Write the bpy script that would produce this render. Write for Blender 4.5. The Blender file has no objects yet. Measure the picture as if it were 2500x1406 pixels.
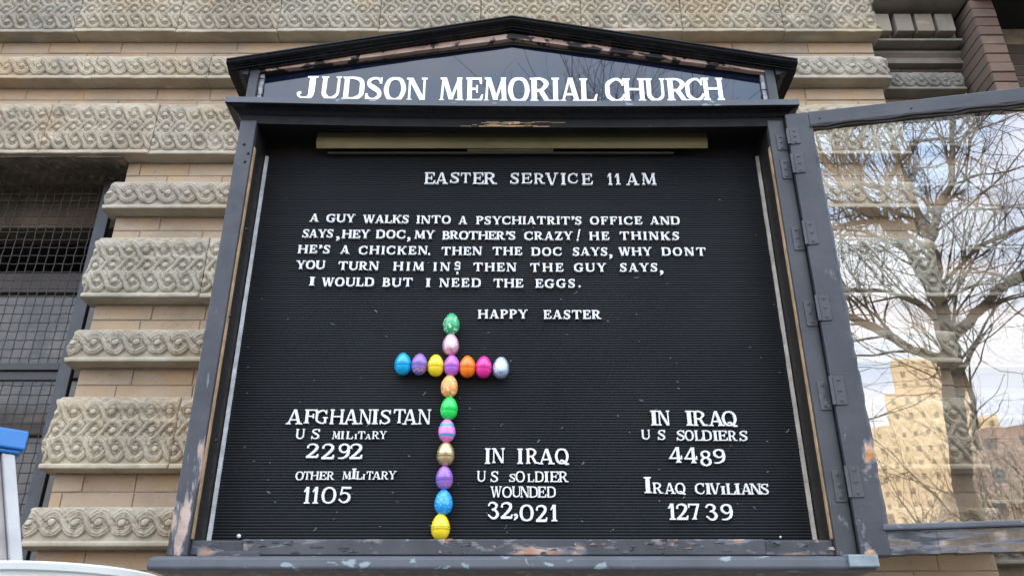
import bpy, bmesh, math, random
import numpy as np
from mathutils import Vector, Matrix, Euler
from math import sin, cos, tan, pi, radians, sqrt, atan, atan2

R = random.Random(11)
scn = bpy.context.scene
col = scn.collection

# ------------------------------------------------------------------ camera, world, sun, exposure
CAM = Vector((0.0, -2.07, 1.70))
PITCH = radians(26.05)
FPX = 2080.0
cd = bpy.data.cameras.new('camera')
cd.sensor_width = 36.0
cd.lens = 36.0 * FPX / 2500.0
cd.clip_start = 0.05
cd.clip_end = 3000
cam = bpy.data.objects.new('camera', cd)
cam.location = CAM
cam.rotation_euler = (pi / 2 + PITCH, 0, 0)
col.objects.link(cam)
scn.camera = cam

SUN_DIR = Vector((-0.62, 0.72, 0.30)).normalized()     # towards the sun: low, behind the church and to the left
SUN_EL = math.asin(SUN_DIR.z)
SUN_AZ = atan2(SUN_DIR.x, SUN_DIR.y)
world = bpy.data.worlds.new('World')
scn.world = world
world.use_nodes = True
wt = world.node_tree
wt.nodes.clear()
wo = wt.nodes.new('ShaderNodeOutputWorld')
bg = wt.nodes.new('ShaderNodeBackground')
sky = wt.nodes.new('ShaderNodeTexSky')
sky.sky_type = 'NISHITA'
sky.sun_disc = False
sky.sun_elevation = SUN_EL
sky.sun_rotation = SUN_AZ
sky.air_density = 1.0
sky.dust_density = 1.5
tc = wt.nodes.new('ShaderNodeTexCoord')
mp = wt.nodes.new('ShaderNodeMapping')
mp.inputs['Scale'].default_value = (1.0, 1.0, 2.2)
mp.inputs['Location'].default_value = (0.35, 0.1, 0.2)
nz = wt.nodes.new('ShaderNodeTexNoise')
nz.inputs['Scale'].default_value = 2.6
nz.inputs['Detail'].default_value = 7
nz.inputs['Roughness'].default_value = 0.55
rp = wt.nodes.new('ShaderNodeValToRGB')
rp.color_ramp.elements[0].position = 0.38
rp.color_ramp.elements[1].position = 0.64
mx = wt.nodes.new('ShaderNodeMix')
mx.data_type = 'RGBA'
wt.links.new(tc.outputs['Generated'], mp.inputs['Vector'])
wt.links.new(mp.outputs['Vector'], nz.inputs['Vector'])
wt.links.new(nz.outputs['Fac'], rp.inputs['Fac'])
cm = wt.nodes.new('ShaderNodeMix')
cm.data_type = 'RGBA'
wt.links.new(rp.outputs['Color'], cm.inputs[0])
cm.inputs[6].default_value = (8.2, 11.0, 15.0, 1)
cm.inputs[7].default_value = (15.0, 14.4, 14.2, 1)
mx.inputs[0].default_value = 0.85
wt.links.new(sky.outputs['Color'], mx.inputs[6])
wt.links.new(cm.outputs[2], mx.inputs[7])
wt.links.new(mx.outputs[2], bg.inputs['Color'])
bg.inputs['Strength'].default_value = 0.10
wt.links.new(bg.outputs[0], wo.inputs['Surface'])

sd = bpy.data.lights.new('sun', 'SUN')
sd.energy = 5.0
sd.angle = radians(0.53)
sd.color = (1.0, 0.84, 0.62)
so = bpy.data.objects.new('sun', sd)
so.rotation_euler = (-SUN_DIR).to_track_quat('-Z', 'Y').to_euler()
so.location = (-30, 20, 30)
col.objects.link(so)

scn.view_settings.view_transform = 'Standard'
scn.view_settings.look = 'None'
scn.view_settings.gamma = 1.0
scn.view_settings.exposure = 1.66
scn.render.engine = 'CYCLES'
scn.cycles.max_bounces = 8
scn.cycles.transparent_max_bounces = 12


# ------------------------------------------------------------------ layout helper: a measured picture point on the plane y = Y
def at(px, py, Y):
    v = (703 - py) / FPX
    fwd = cos(PITCH) - v * sin(PITCH)
    up = sin(PITCH) + v * cos(PITCH)
    D = Y - CAM.y
    return (px - 1250) / FPX * D / fwd + CAM.x, up * D / fwd + CAM.z


# ------------------------------------------------------------------ materials
def nodes(name):
    m = bpy.data.materials.new(name)
    m.use_nodes = True
    nt = m.node_tree
    return m, nt, nt.nodes['Principled BSDF']


def N(nt, kind, **kw):
    n = nt.nodes.new(kind)
    for k, v in kw.items():
        n.inputs[k].default_value = v
    return n


def ramp(nt, src, stops):
    r = nt.nodes.new('ShaderNodeValToRGB')
    e = r.color_ramp.elements
    while len(e) < len(stops):
        e.new(0.5)
    for i, (p, c) in enumerate(stops):
        e[i].position = p
        e[i].color = (*c, 1) if len(c) == 3 else c
    nt.links.new(src, r.inputs['Fac'])
    return r.outputs['Color']


def mixc(nt, fac, a, b, mode='MIX'):
    n = nt.nodes.new('ShaderNodeMix')
    n.data_type = 'RGBA'
    n.blend_type = mode
    for sock, v in ((0, fac), (6, a), (7, b)):
        if hasattr(v, 'is_linked') or hasattr(v, 'links'):
            nt.links.new(v, n.inputs[sock])
        elif isinstance(v, (int, float)):
            n.inputs[sock].default_value = v
        else:
            n.inputs[sock].default_value = (*v, 1)
    return n.outputs[2]


def noise(nt, scale, detail=4, rough=0.55, obj=False, stretch=None, dist=0.0):
    if obj:
        src = nt.nodes.new('ShaderNodeTexCoord').outputs['Object']
    else:
        src = nt.nodes.new('ShaderNodeNewGeometry').outputs['Position']
    if stretch:
        m = nt.nodes.new('ShaderNodeMapping')
        m.inputs['Scale'].default_value = stretch
        nt.links.new(src, m.inputs['Vector'])
        src = m.outputs['Vector']
    n = N(nt, 'ShaderNodeTexNoise', Scale=scale, Detail=detail, Roughness=rough, Distortion=dist)
    nt.links.new(src, n.inputs['Vector'])
    return n.outputs['Fac']


def bump(nt, bsdf, h, strength=0.3, distance=0.002):
    b = N(nt, 'ShaderNodeBump', Strength=strength, Distance=distance)
    nt.links.new(h, b.inputs['Height'])
    nt.links.new(b.outputs['Normal'], bsdf.inputs['Normal'])
    return b


def simple(name, c, rough=0.6, metal=0.0, nscale=None, namt=0.25, bmp=0.0):
    m, nt, b = nodes(name)
    b.inputs['Roughness'].default_value = rough
    b.inputs['Metallic'].default_value = metal
    if nscale:
        f = noise(nt, nscale, 5)
        c2 = tuple(x * (1 - namt) for x in c)
        c3 = tuple(min(1, x * (1 + namt)) for x in c)
        o = ramp(nt, f, [(0.3, c2), (0.7, c3)])
        nt.links.new(o, b.inputs['Base Color'])
        if bmp:
            bump(nt, b, f, bmp, 0.002)
    else:
        b.inputs['Base Color'].default_value = (*c, 1)
    return m


def stone_mat(name, light, dark, stain):
    m, nt, b = nodes(name)
    b.inputs['Roughness'].default_value = 0.92
    f1 = noise(nt, 2.3, 5, 0.6)
    f2 = noise(nt, 9.0, 6, 0.65, stretch=(1, 1, 0.7))
    f3 = noise(nt, 55.0, 5, 0.7)
    f4 = noise(nt, 4.2, 4, 0.6, stretch=(1, 1, 0.6), dist=0.6)
    c = ramp(nt, f2, [(0.33, dark), (0.62, light)])
    c = mixc(nt, ramp(nt, f1, [(0.47, (0, 0, 0)), (0.66, (0.75, 0.75, 0.75))]), c, stain)
    c = mixc(nt, ramp(nt, f4, [(0.52, (0, 0, 0)), (0.66, (0.75, 0.75, 0.75))]), c, tuple(x * 0.82 for x in (dark[0], dark[1] * 1.06, dark[2] * 1.08)))
    f5 = noise(nt, 3.3, 6, 0.75, stretch=(1, 1, 2.5), dist=0.8)
    c = mixc(nt, ramp(nt, f5, [(0.60, (0, 0, 0)), (0.70, (0.7, 0.7, 0.7))]), c, tuple(min(1, x * 1.28) for x in light))
    c = mixc(nt, ramp(nt, f3, [(0.62, (0, 0, 0)), (0.80, (0.4, 0.4, 0.4))]), c, (0.16, 0.15, 0.13))
    oi = nt.nodes.new('ShaderNodeObjectInfo')
    rv = ramp(nt, oi.outputs['Random'], [(0.0, (0.78, 0.80, 0.80)), (0.3, (1.0, 0.93, 0.84)), (0.6, (0.92, 0.93, 0.89)), (1.0, (1.12, 1.06, 0.95))])
    c = mixc(nt, 1.0, c, rv, 'MULTIPLY')
    nt.links.new(c, b.inputs['Base Color'])
    bump(nt, b, f3, 0.5, 0.0015)
    return m


def brick_mat(name, stops, tint=(0.3, 0.26, 0.22)):
    m, nt, b = nodes(name)
    b.inputs['Roughness'].default_value = 0.9
    oi = nt.nodes.new('ShaderNodeObjectInfo')
    base = ramp(nt, oi.outputs['Random'], stops)
    f1 = noise(nt, 12.0, 5, 0.6)
    f2 = noise(nt, 70.0, 4, 0.7)
    f3 = noise(nt, 3.0, 4, 0.6, dist=0.5)
    c = mixc(nt, ramp(nt, f1, [(0.40, (0, 0, 0)), (0.68, (0.65, 0.65, 0.65))]), base, tint)
    c = mixc(nt, ramp(nt, f3, [(0.50, (0, 0, 0)), (0.68, (0.6, 0.6, 0.6))]), c, tuple(x * 0.62 for x in tint))
    c = mixc(nt, ramp(nt, f2, [(0.60, (0, 0, 0)), (0.74, (0.7, 0.7, 0.7))]), c, (0.16, 0.11, 0.08))
    f6 = noise(nt, 5.0, 6, 0.7, stretch=(0.8, 1, 3.0), dist=0.6)
    c = mixc(nt, ramp(nt, f6, [(0.55, (0, 0, 0)), (0.70, (0.55, 0.55, 0.55))]), c, tuple(x * 1.25 for x in tint))
    nt.links.new(c, b.inputs['Base Color'])
    bump(nt, b, f2, 0.5, 0.0015)
    return m


def paint_mat(name, base, chips=0.0, rough=0.33, wood=(0.36, 0.22, 0.16), seed=0.0, spots=0.0, grain=False, dull=0.0, cst=(1, 1, 1), grad=None, csc=11.0, rim=0.0, spec=0.36):
    """old gloss paint over wood; chips = share of bare wood showing"""
    m, nt, b = nodes(name)
    f = noise(nt, 7.0, 6, 0.62, stretch=(1, 1, 1))
    fs = noise(nt, 40.0, 5, 0.6)
    c = ramp(nt, f, [(0.3, tuple(x * 0.8 for x in base)), (0.7, tuple(min(1, x * 1.25) for x in base))])
    r = ramp(nt, fs, [(0.3, (rough * 0.85,) * 3), (0.7, (min(1, rough * 1.35),) * 3)])
    hb = fs
    if grain:
        g = noise(nt, 1.0, 5, 0.7, stretch=(9, 9, 160), dist=0.3)
        hb = g
    if dull > 0:
        d = noise(nt, 3.1, 6, 0.7)
        c = mixc(nt, ramp(nt, d, [(0.45, (0, 0, 0)), (0.7, (dull,) * 3)]), c, (0.080, 0.083, 0.090))
    if spots > 0:
        s = noise(nt, 46.0, 3, 0.5, stretch=(0.45, 1, 1))
        c = mixc(nt, ramp(nt, s, [(0.735 - spots, (0, 0, 0)), (0.765 - spots, (0.8, 0.8, 0.8))]), c, (0.25, 0.31, 0.33))
    if chips > 0:
        cm = nt.nodes.new('ShaderNodeMapping')
        cm.inputs['Location'].default_value = (seed, seed * 0.7, seed * 1.3)
        cm.inputs['Scale'].default_value = cst
        geo = nt.nodes.new('ShaderNodeNewGeometry')
        nt.links.new(geo.outputs['Position'], cm.inputs['Vector'])
        cn = N(nt, 'ShaderNodeTexNoise', Scale=csc, Detail=8, Roughness=0.62, Distortion=0.4)
        nt.links.new(cm.outputs['Vector'], cn.inputs['Vector'])
        t = 0.74 - chips * 0.5
        csrc = cn.outputs['Fac']
        if grad:
            sx = nt.nodes.new('ShaderNodeSeparateXYZ')
            nt.links.new(geo.outputs['Position'], sx.inputs[0])
            mr = nt.nodes.new('ShaderNodeMapRange')
            mr.inputs[1].default_value = grad[0]
            mr.inputs[2].default_value = grad[1]
            mr.inputs[3].default_value = grad[2]
            mr.inputs[4].default_value = grad[3]
            nt.links.new(sx.outputs[2 if len(grad) < 5 else grad[4]], mr.inputs[0])
            ad = nt.nodes.new('ShaderNodeMath')
            nt.links.new(csrc, ad.inputs[0])
            nt.links.new(mr.outputs[0], ad.inputs[1])
            csrc = ad.outputs[0]
        if rim:
            # paint thinned to a lighter undercoat around each loss
            c = mixc(nt, ramp(nt, csrc, [(t - rim, (0, 0, 0)), (t - rim * 0.3, (0.6, 0.6, 0.6))]), c, (0.20, 0.20, 0.215))
        mask = ramp(nt, csrc, [(t, (0, 0, 0)), (t + 0.012, (1, 1, 1))])
        wn = noise(nt, 18.0, 5, 0.7, stretch=(0.6, 1, 1))
        wc = ramp(nt, wn, [(0.30, tuple(x * 0.45 for x in wood)), (0.52, wood), (0.72, (0.52, 0.42, 0.36))])
        c = mixc(nt, mask, c, wc)
        r = mixc(nt, mask, r, (0.85, 0.85, 0.85))
        hm = nt.nodes.new('ShaderNodeMath')
        hm.operation = 'SUBTRACT'
        nt.links.new(hb, hm.inputs[0])
        nt.links.new(mask, hm.inputs[1])
        hb = hm.outputs[0]
    nt.links.new(c, b.inputs['Base Color'])
    nt.links.new(r, b.inputs['Roughness'])
    b.inputs['Specular IOR Level'].default_value = spec
    bump(nt, b, hb, 0.35, 0.0012)
    return m


M = {}
M['stone'] = stone_mat('carved_limestone', (0.475, 0.43, 0.355), (0.345, 0.305, 0.245), (0.38, 0.29, 0.18))
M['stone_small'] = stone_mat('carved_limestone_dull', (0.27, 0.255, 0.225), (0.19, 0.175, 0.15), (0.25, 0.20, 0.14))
M['stone_dark'] = stone_mat('shaded_limestone', (0.22, 0.18, 0.14), (0.10, 0.085, 0.065), (0.12, 0.085, 0.055))  # darker copy of the limestone: soffit shade put into the colour
M['brick'] = brick_mat('buff_brick', [(0.0, (0.42, 0.285, 0.165)), (0.35, (0.45, 0.325, 0.20)), (0.6, (0.42, 0.315, 0.215)), (0.85, (0.43, 0.275, 0.15)), (1.0, (0.38, 0.275, 0.185))],
                       (0.38, 0.31, 0.24))
M['brick_red'] = brick_mat('red_brick', [(0.0, (0.105, 0.058, 0.042)), (0.35, (0.19, 0.125, 0.085)), (0.65, (0.12, 0.06, 0.048)), (1.0, (0.17, 0.12, 0.085))], (0.10, 0.075, 0.058))
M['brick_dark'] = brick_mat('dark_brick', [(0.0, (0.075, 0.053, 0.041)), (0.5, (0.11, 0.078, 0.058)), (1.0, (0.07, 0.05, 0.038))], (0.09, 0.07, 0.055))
M['mortar'] = simple('mortar', (0.30, 0.24, 0.18), 0.95, nscale=30, namt=0.3, bmp=0.4)
M['dark'] = simple('unlit_black', (0.012, 0.012, 0.012), 0.9)  # near-black colour stands in for the darkness of room and void
M['paint'] = paint_mat('black_gloss_paint', (0.007, 0.0075, 0.009), 0.0, 0.24, spec=0.22)
M['paint_grey'] = paint_mat('weathered_grey_blue_paint', (0.038, 0.041, 0.048), 0.15, 0.42, wood=(0.34, 0.24, 0.2), seed=2.0, dull=0.5, cst=(1, 1, 0.3), grad=(1.7, 3.2, 0.06, -0.06), csc=22.0, rim=0.05)
M['paint_sill'] = paint_mat('weathered_sill_paint', (0.078, 0.085, 0.100), 0.05, 0.42, seed=3.0, spots=0.10, dull=0.5, csc=20.0, rim=0.04)
M['paint_rail'] = paint_mat('peeling_rail_paint', (0.042, 0.044, 0.050), 0.31, 0.5, wood=(0.34, 0.20, 0.13), seed=5.3, spots=0.06, dull=0.6, cst=(0.55, 1, 1.6), csc=15.0, rim=0.06)
M['paint_jamb'] = paint_mat('peeling_jamb_paint', (0.036, 0.039, 0.046), 0.20, 0.45, wood=(0.42, 0.31, 0.26), seed=1.7, dull=0.5, cst=(1.6, 1, 0.30), grad=(2.0, 3.1, 0.085, -0.10), csc=17.0, rim=0.04)
M['paint_door'] = paint_mat('cracked_door_paint', (0.038, 0.042, 0.051), 0.13, 0.42, wood=(0.42, 0.19, 0.07), seed=8.1, grain=True, dull=0.5, cst=(1, 1, 0.6), grad=(1.9, 3.1, 0.07, -0.08), csc=18.0, rim=0.05)
M['rotten'] = paint_mat('rotten_door_rail', (0.042, 0.045, 0.052), 0.40, 0.7, wood=(0.15, 0.115, 0.085), seed=4.4, grain=True, dull=0.8, cst=(0.28, 1, 2.6), csc=16.0, rim=0.08)
M['lining'] = paint_mat('brown_black_lining', (0.014, 0.012, 0.011), 0.02, 0.5, wood=(0.3, 0.27, 0.24), seed=9.0)
M['bare'] = paint_mat('flaked_pink_trim', (0.03, 0.028, 0.03), 0.60, 0.7, wood=(0.50, 0.34, 0.27), seed=6.6, csc=9.0)
M['barewood'] = simple('bare_wood', (0.36, 0.24, 0.13), 0.8, nscale=25, namt=0.35, bmp=0.4)
M['brass'] = simple('olive_brass_sheet', (0.25, 0.22, 0.11), 0.5, 0.2, nscale=6, namt=0.25)
M['whitestrip'] = simple('worn_white_strip', (0.55, 0.56, 0.58), 0.5, nscale=30, namt=0.3)
M['tanstrip'] = simple('yellowed_strip', (0.42, 0.38, 0.32), 0.5, nscale=30, namt=0.3)
M['letter'] = simple('white_plastic_letter', (0.70, 0.70, 0.69), 0.42)
M['silver'] = simple('silver_leaf', (0.72, 0.76, 0.82), 0.28, 0.75, nscale=60, namt=0.12)
M['leaf_glare'] = simple('glare_white_leaf', (0.90, 0.90, 0.88), 0.3)  # sky glare on the leaf letters, painted as flat white
M['hinge'] = paint_mat('painted_hinge_steel', (0.050, 0.054, 0.062), 0.10, 0.32, wood=(0.28, 0.12, 0.05), seed=3.9, csc=30.0, dull=0.5, rim=0.04)
M['iron'] = simple('grey_iron', (0.040, 0.044, 0.050), 0.55, nscale=20, namt=0.3, bmp=0.3)
M['wire'] = simple('rusty_wire', (0.036, 0.034, 0.031), 0.6, 0.2, nscale=40, namt=0.35)
M['board'] = None
m, nt, b = nodes('black_ribbed_felt')
f = noise(nt, 3.0, 5, 0.6)
nt.links.new(ramp(nt, f, [(0.3, (0.007, 0.009, 0.011)), (0.7, (0.014, 0.0155, 0.0175))]), b.inputs['Base Color'])
b.inputs['Roughness'].default_value = 0.6
b.inputs['Specular IOR Level'].default_value = 0.22
M['board'] = m
m, nt, b = nodes('navy_glass_panel')
b.inputs['Base Color'].default_value = (0.006, 0.010, 0.026, 1)
b.inputs['Roughness'].default_value = 0.015
b.inputs['IOR'].default_value = 1.62
bump(nt, b, noise(nt, 3.0, 2, 0.4), 0.05, 0.004)
M['navy'] = m
# thin window glass: mirror-like reflection over clear transmission
m, nt, b = nodes('old_window_glass')
out = nt.nodes['Material Output']
tr = nt.nodes.new('ShaderNodeBsdfTransparent')
tr.inputs['Color'].default_value = (0.93, 0.96, 0.95, 1)
gl = nt.nodes.new('ShaderNodeBsdfGlossy')
gl.inputs['Roughness'].default_value = 0.0
gl.inputs['Color'].default_value = (0.95, 0.97, 1, 1)
fr = N(nt, 'ShaderNodeFresnel', IOR=2.8)
ms = nt.nodes.new('ShaderNodeMixShader')
nt.links.new(fr.outputs[0], ms.inputs[0])
nt.links.new(tr.outputs[0], ms.inputs[1])
nt.links.new(gl.outputs[0], ms.inputs[2])
bp = N(nt, 'ShaderNodeBump', Strength=0.10, Distance=0.004)
nt.links.new(noise(nt, 5.0, 2, 0.4), bp.inputs['Height'])
nt.links.new(bp.outputs[0], gl.inputs['Normal'])
nt.links.new(ms.outputs[0], out.inputs['Surface'])
M['glass'] = m
m, nt, b = nodes('dust_and_reflection_glass')
f = noise(nt, 9.0, 6, 0.65)
f2 = noise(nt, 2.2, 3, 0.5)
c = ramp(nt, f, [(0.3, (0.06, 0.05, 0.045)), (0.7, (0.19, 0.155, 0.125))])  # brown mottle: dust plus tree and building reflections painted in
c = mixc(nt, ramp(nt, f2, [(0.45, (0, 0, 0)), (0.6, (0.6, 0.6, 0.6))]), c, (0.10, 0.085, 0.07))
nt.links.new(c, b.inputs['Base Color'])
b.inputs['Roughness'].default_value = 0.25
M['dust_reflect'] = m
M['blue'] = simple('blue_fibreglass', (0.018, 0.15, 0.43), 0.42, nscale=14, namt=0.12)
M['alu'] = simple('scuffed_aluminium', (0.44, 0.44, 0.44), 0.5, 0.2, nscale=18, namt=0.12)
M['alu_shaded'] = simple('shaded_aluminium', (0.36, 0.33, 0.31), 0.6, 0.1, nscale=18, namt=0.2)  # shaded face of the same rail, its shade put into a darker tone
M['bucket'] = simple('white_bucket_plastic', (0.62, 0.64, 0.62), 0.35, nscale=10, namt=0.05)
M['bark'] = simple('grey_brown_bark', (0.12, 0.095, 0.075), 0.9, nscale=6, namt=0.35)


# ------------------------------------------------------------------ mesh builder
class MB:
    def __init__(s):
        s.v, s.f = [], []

    def add(s, vs, fs):
        b = len(s.v)
        s.v += [tuple(p) for p in vs]
        s.f += [tuple(b + i for i in f) for f in fs]

    def box(s, x0, x1, y0, y1, z0, z1):
        s.add([(x0, y0, z0), (x1, y0, z0), (x1, y1, z0), (x0, y1, z0), (x0, y0, z1), (x1, y0, z1), (x1, y1, z1), (x0, y1, z1)],
              [(0, 3, 2, 1), (4, 5, 6, 7), (0, 1, 5, 4), (1, 2, 6, 5), (2, 3, 7, 6), (3, 0, 4, 7)])

    def tube(s, pts, rad, n=8, cap=True):
        pts = [Vector(p) for p in pts]
        rad = rad if isinstance(rad, (list, tuple)) else [rad] * len(pts)
        b = len(s.v)
        up = Vector((0.13, 0.21, 0.97))
        for i, p in enumerate(pts):
            t = (pts[min(i + 1, len(pts) - 1)] - pts[max(i - 1, 0)]).normalized()
            a = t.cross(up)
            if a.length < 1e-3:
                a = t.cross(Vector((1, 0, 0)))
            a.normalize()
            c = t.cross(a)
            for k in range(n):
                q = p + (a * cos(2 * pi * k / n) + c * sin(2 * pi * k / n)) * rad[i]
                s.v.append((q.x, q.y, q.z))
        for i in range(len(pts) - 1):
            for k in range(n):
                s.f.append((b + i * n + k, b + i * n + (k + 1) % n, b + (i + 1) * n + (k + 1) % n, b + (i + 1) * n + k))
        if cap:
            s.f.append(tuple(b + k for k in range(n))[::-1])
            s.f.append(tuple(b + (len(pts) - 1) * n + k for k in range(n)))

    def lathe(s, prof, n=32, c=(0, 0, 0)):
        b = len(s.v)
        for r, z in prof:
            for k in range(n):
                s.v.append((c[0] + r * cos(2 * pi * k / n), c[1] + r * sin(2 * pi * k / n), c[2] + z))
        for i in range(len(prof) - 1):
            for k in range(n):
                s.f.append((b + i * n + k, b + i * n + (k + 1) % n, b + (i + 1) * n + (k + 1) % n, b + (i + 1) * n + k))

    def sweep(s, path, prof, closed_ends=True, sag=None):
        """path: plan polyline [(x,y)], outward side = left-hand normal turned out; prof: [(out, z)] closed polygon"""
        n = len(path)
        rings = []
        for i, p in enumerate(path):
            P0 = Vector(p)
            d0 = (Vector(path[i]) - Vector(path[i - 1])).normalized() if i > 0 else None
            d1 = (Vector(path[i + 1]) - Vector(path[i])).normalized() if i < n - 1 else None
            d0 = d0 or d1
            d1 = d1 or d0
            n0 = Vector((d0.y, -d0.x))
            n1 = Vector((d1.y, -d1.x))
            nn = (n0 + n1).normalized()
            k = 1.0 / max(0.3, nn.dot(n0))
            rings.append([(P0.x + nn.x * o * k, P0.y + nn.y * o * k, z + (sag(P0.x) if sag else 0)) for o, z in prof])
        b = len(s.v)
        m_ = len(prof)
        for r in rings:
            s.v += r
        for i in range(n - 1):
            for k in range(m_):
                s.f.append((b + i * m_ + k, b + i * m_ + (k + 1) % m_, b + (i + 1) * m_ + (k + 1) % m_, b + (i + 1) * m_ + k))
        if closed_ends:
            s.f.append(tuple(b + k for k in range(m_))[::-1])
            s.f.append(tuple(b + (n - 1) * m_ + k for k in range(m_)))

    def mesh(s, name, mat, smooth=False):
        me = bpy.data.meshes.new(name)
        me.from_pydata(s.v, [], s.f)
        bm = bmesh.new()
        bm.from_mesh(me)
        bmesh.ops.recalc_face_normals(bm, faces=bm.faces)
        bm.to_mesh(me)
        bm.free()
        if smooth:
            me.polygons.foreach_set('use_smooth', [True] * len(me.polygons))
        me.materials.append(mat)
        me.update()
        return me

    def build(s, name, mat, parent=None, smooth=False, bevel=0, loc=None, rot=None, seg=2):
        o = bpy.data.objects.new(name, s.mesh(name, mat, smooth))
        col.objects.link(o)
        put(o, parent, loc, rot)
        if bevel:
            bv(o, bevel, seg)
        return o


def bv(o, w, seg=2):
    md = o.modifiers.new('bevel', 'BEVEL')
    md.width = w
    md.segments = seg
    md.limit_method = 'ANGLE'
    md.angle_limit = radians(35)


WM = {}


def put(o, parent, loc=None, rot=None, scale=None, local=False):
    """loc/rot are world unless local; children of things keep world coordinates"""
    if loc:
        o.location = loc
    if rot:
        o.rotation_euler = rot
    if scale:
        o.scale = scale
    if parent is not None:
        o.parent = parent
        if not local:
            o.matrix_parent_inverse = WM[parent.name].inverted()
    base = Matrix.LocRotScale(o.location, o.rotation_euler, o.scale)
    WM[o.name] = (WM[parent.name] @ base) if (parent is not None and local) else base


def thing(name, label, cat, loc=(0, 0, 0), group=None):
    o = bpy.data.objects.new(name, None)
    o.empty_display_size = 0.1
    o.location = loc
    col.objects.link(o)
    WM[o.name] = Matrix.Translation(loc)
    return tag(o, label, cat, group)


def tag(o, label=None, cat=None, group=None, kind=None):
    if label:
        o['label'] = label
    if cat:
        o['category'] = cat
    if group:
        o['group'] = group
    if kind:
        o['kind'] = kind
    return o


def inst(name, me, parent, loc, scale=(1, 1, 1), rot=(0, 0, 0), local=False):
    o = bpy.data.objects.new(name, me)
    col.objects.link(o)
    put(o, parent, loc, rot, scale, local)
    return o


# ------------------------------------------------------------------ ground
g = MB()
g.add([(-900, -1500, 0), (900, -1500, 0), (900, 900, 0), (-900, 900, 0)], [(0, 1, 2, 3)])
tag(g.build('ground', simple('paved_ground', (0.075, 0.065, 0.05), 0.9, nscale=0.4, namt=0.25)), kind='structure')
g = MB()
for i in range(40):
    for j in range(4):
        x0 = -24 + i * 1.2
        y0 = -4.6 + j * 1.3
        g.box(x0 + 0.006, x0 + 1.194, y0 + 0.006, y0 + 1.294, 0.004, 0.13)
tag(g.build('pavement', simple('concrete_flags', (0.09, 0.08, 0.065), 0.9, nscale=2.5, namt=0.2)), kind='structure')
g = MB()
g.add([(-900, -13.0, 0.004), (900, -13.0, 0.004), (900, -4.75, 0.004), (-900, -4.75, 0.004)], [(0, 1, 2, 3)])
tag(g.build('road', simple('asphalt', (0.05, 0.05, 0.052), 0.9, nscale=3, namt=0.2)), kind='structure')

# ------------------------------------------------------------------ carved stone blocks (height fields)
rng = np.random.default_rng(5)


def vnoise(X, Z, cell, seed):
    r = np.random.default_rng(seed)
    nx = int(X.max() / cell) + 3
    nzz = int(Z.max() / cell) + 3
    gsd = r.random((nx, nzz))
    xi = X / cell
    zi = Z / cell
    i = np.floor(xi).astype(int)
    j = np.floor(zi).astype(int)
    fx = xi - i
    fz = zi - j
    fx = fx * fx * (3 - 2 * fx)
    fz = fz * fz * (3 - 2 * fz)
    return (gsd[i, j] * (1 - fx) * (1 - fz) + gsd[i + 1, j] * fx * (1 - fz) + gsd[i, j + 1] * (1 - fx) * fz + gsd[i + 1, j + 1] * fx * fz)


def row_height(X, Z, x_off, zc, P, A, w, rb, mirror):
    """running guilloche: broad grooved strands sweep from the crest of one boss under the next"""
    u = (X - x_off) / P
    t = u - np.floor(u)
    if mirror:
        t = 1 - t
    zz = Z - zc

    def strand(sgn):
        cz = np.cos(pi * t)
        cz = np.sign(cz) * np.abs(cz) ** 0.86
        sl = A * pi / P * np.abs(np.sin(pi * t))
        return np.abs(zz - sgn * A * cz) / np.sqrt(1 + sl * sl)
    d1 = strand(1.0)
    d2 = strand(-1.0)

    def prof(d, top):
        q = np.clip(d / w, 0, 1)
        return top * ((1 - 0.35 * q ** 8) - 0.30 * np.exp(-((q - 0.45) / 0.12) ** 2) + 0.05 * np.cos(q * pi / 2))
    over = prof(d1, 0.93)
    under = prof(d2, 0.72)
    xb = (t - np.round(t)) * P
    rr = np.sqrt(xb * xb + zz * zz)
    boss = np.where(rr < rb, 0.74 + 0.26 * np.sqrt(np.clip(1 - (rr / rb) ** 2, 0, 1)), 0)
    h = np.where(d2 < w, under, 0.40)
    h = np.where((d2 >= w) & (d2 < w + 0.0016), 0.24, h)
    h = np.where((d1 >= w) & (d1 < w + 0.0020), 0.20, h)
    h = np.where(d1 < w, over, h)
    h = np.where((rr < rb * 1.55) & (d1 > w * 0.55), 0.74, h)
    h = np.where(rr < rb * 1.22, 0.24, h)
    h = np.where(rr < rb, boss, h)
    # outside the crests only the ground remains
    out = np.maximum(np.abs(zz) - (A + w) * np.abs(np.cos(pi * t)) ** 0.25 * 1.0, 0) > 0
    lowdist = np.minimum(d1, d2) > w + 0.0016
    return np.where(out & lowdist & (np.abs(zz) > A * 0.72), 0.05, h)


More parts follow.
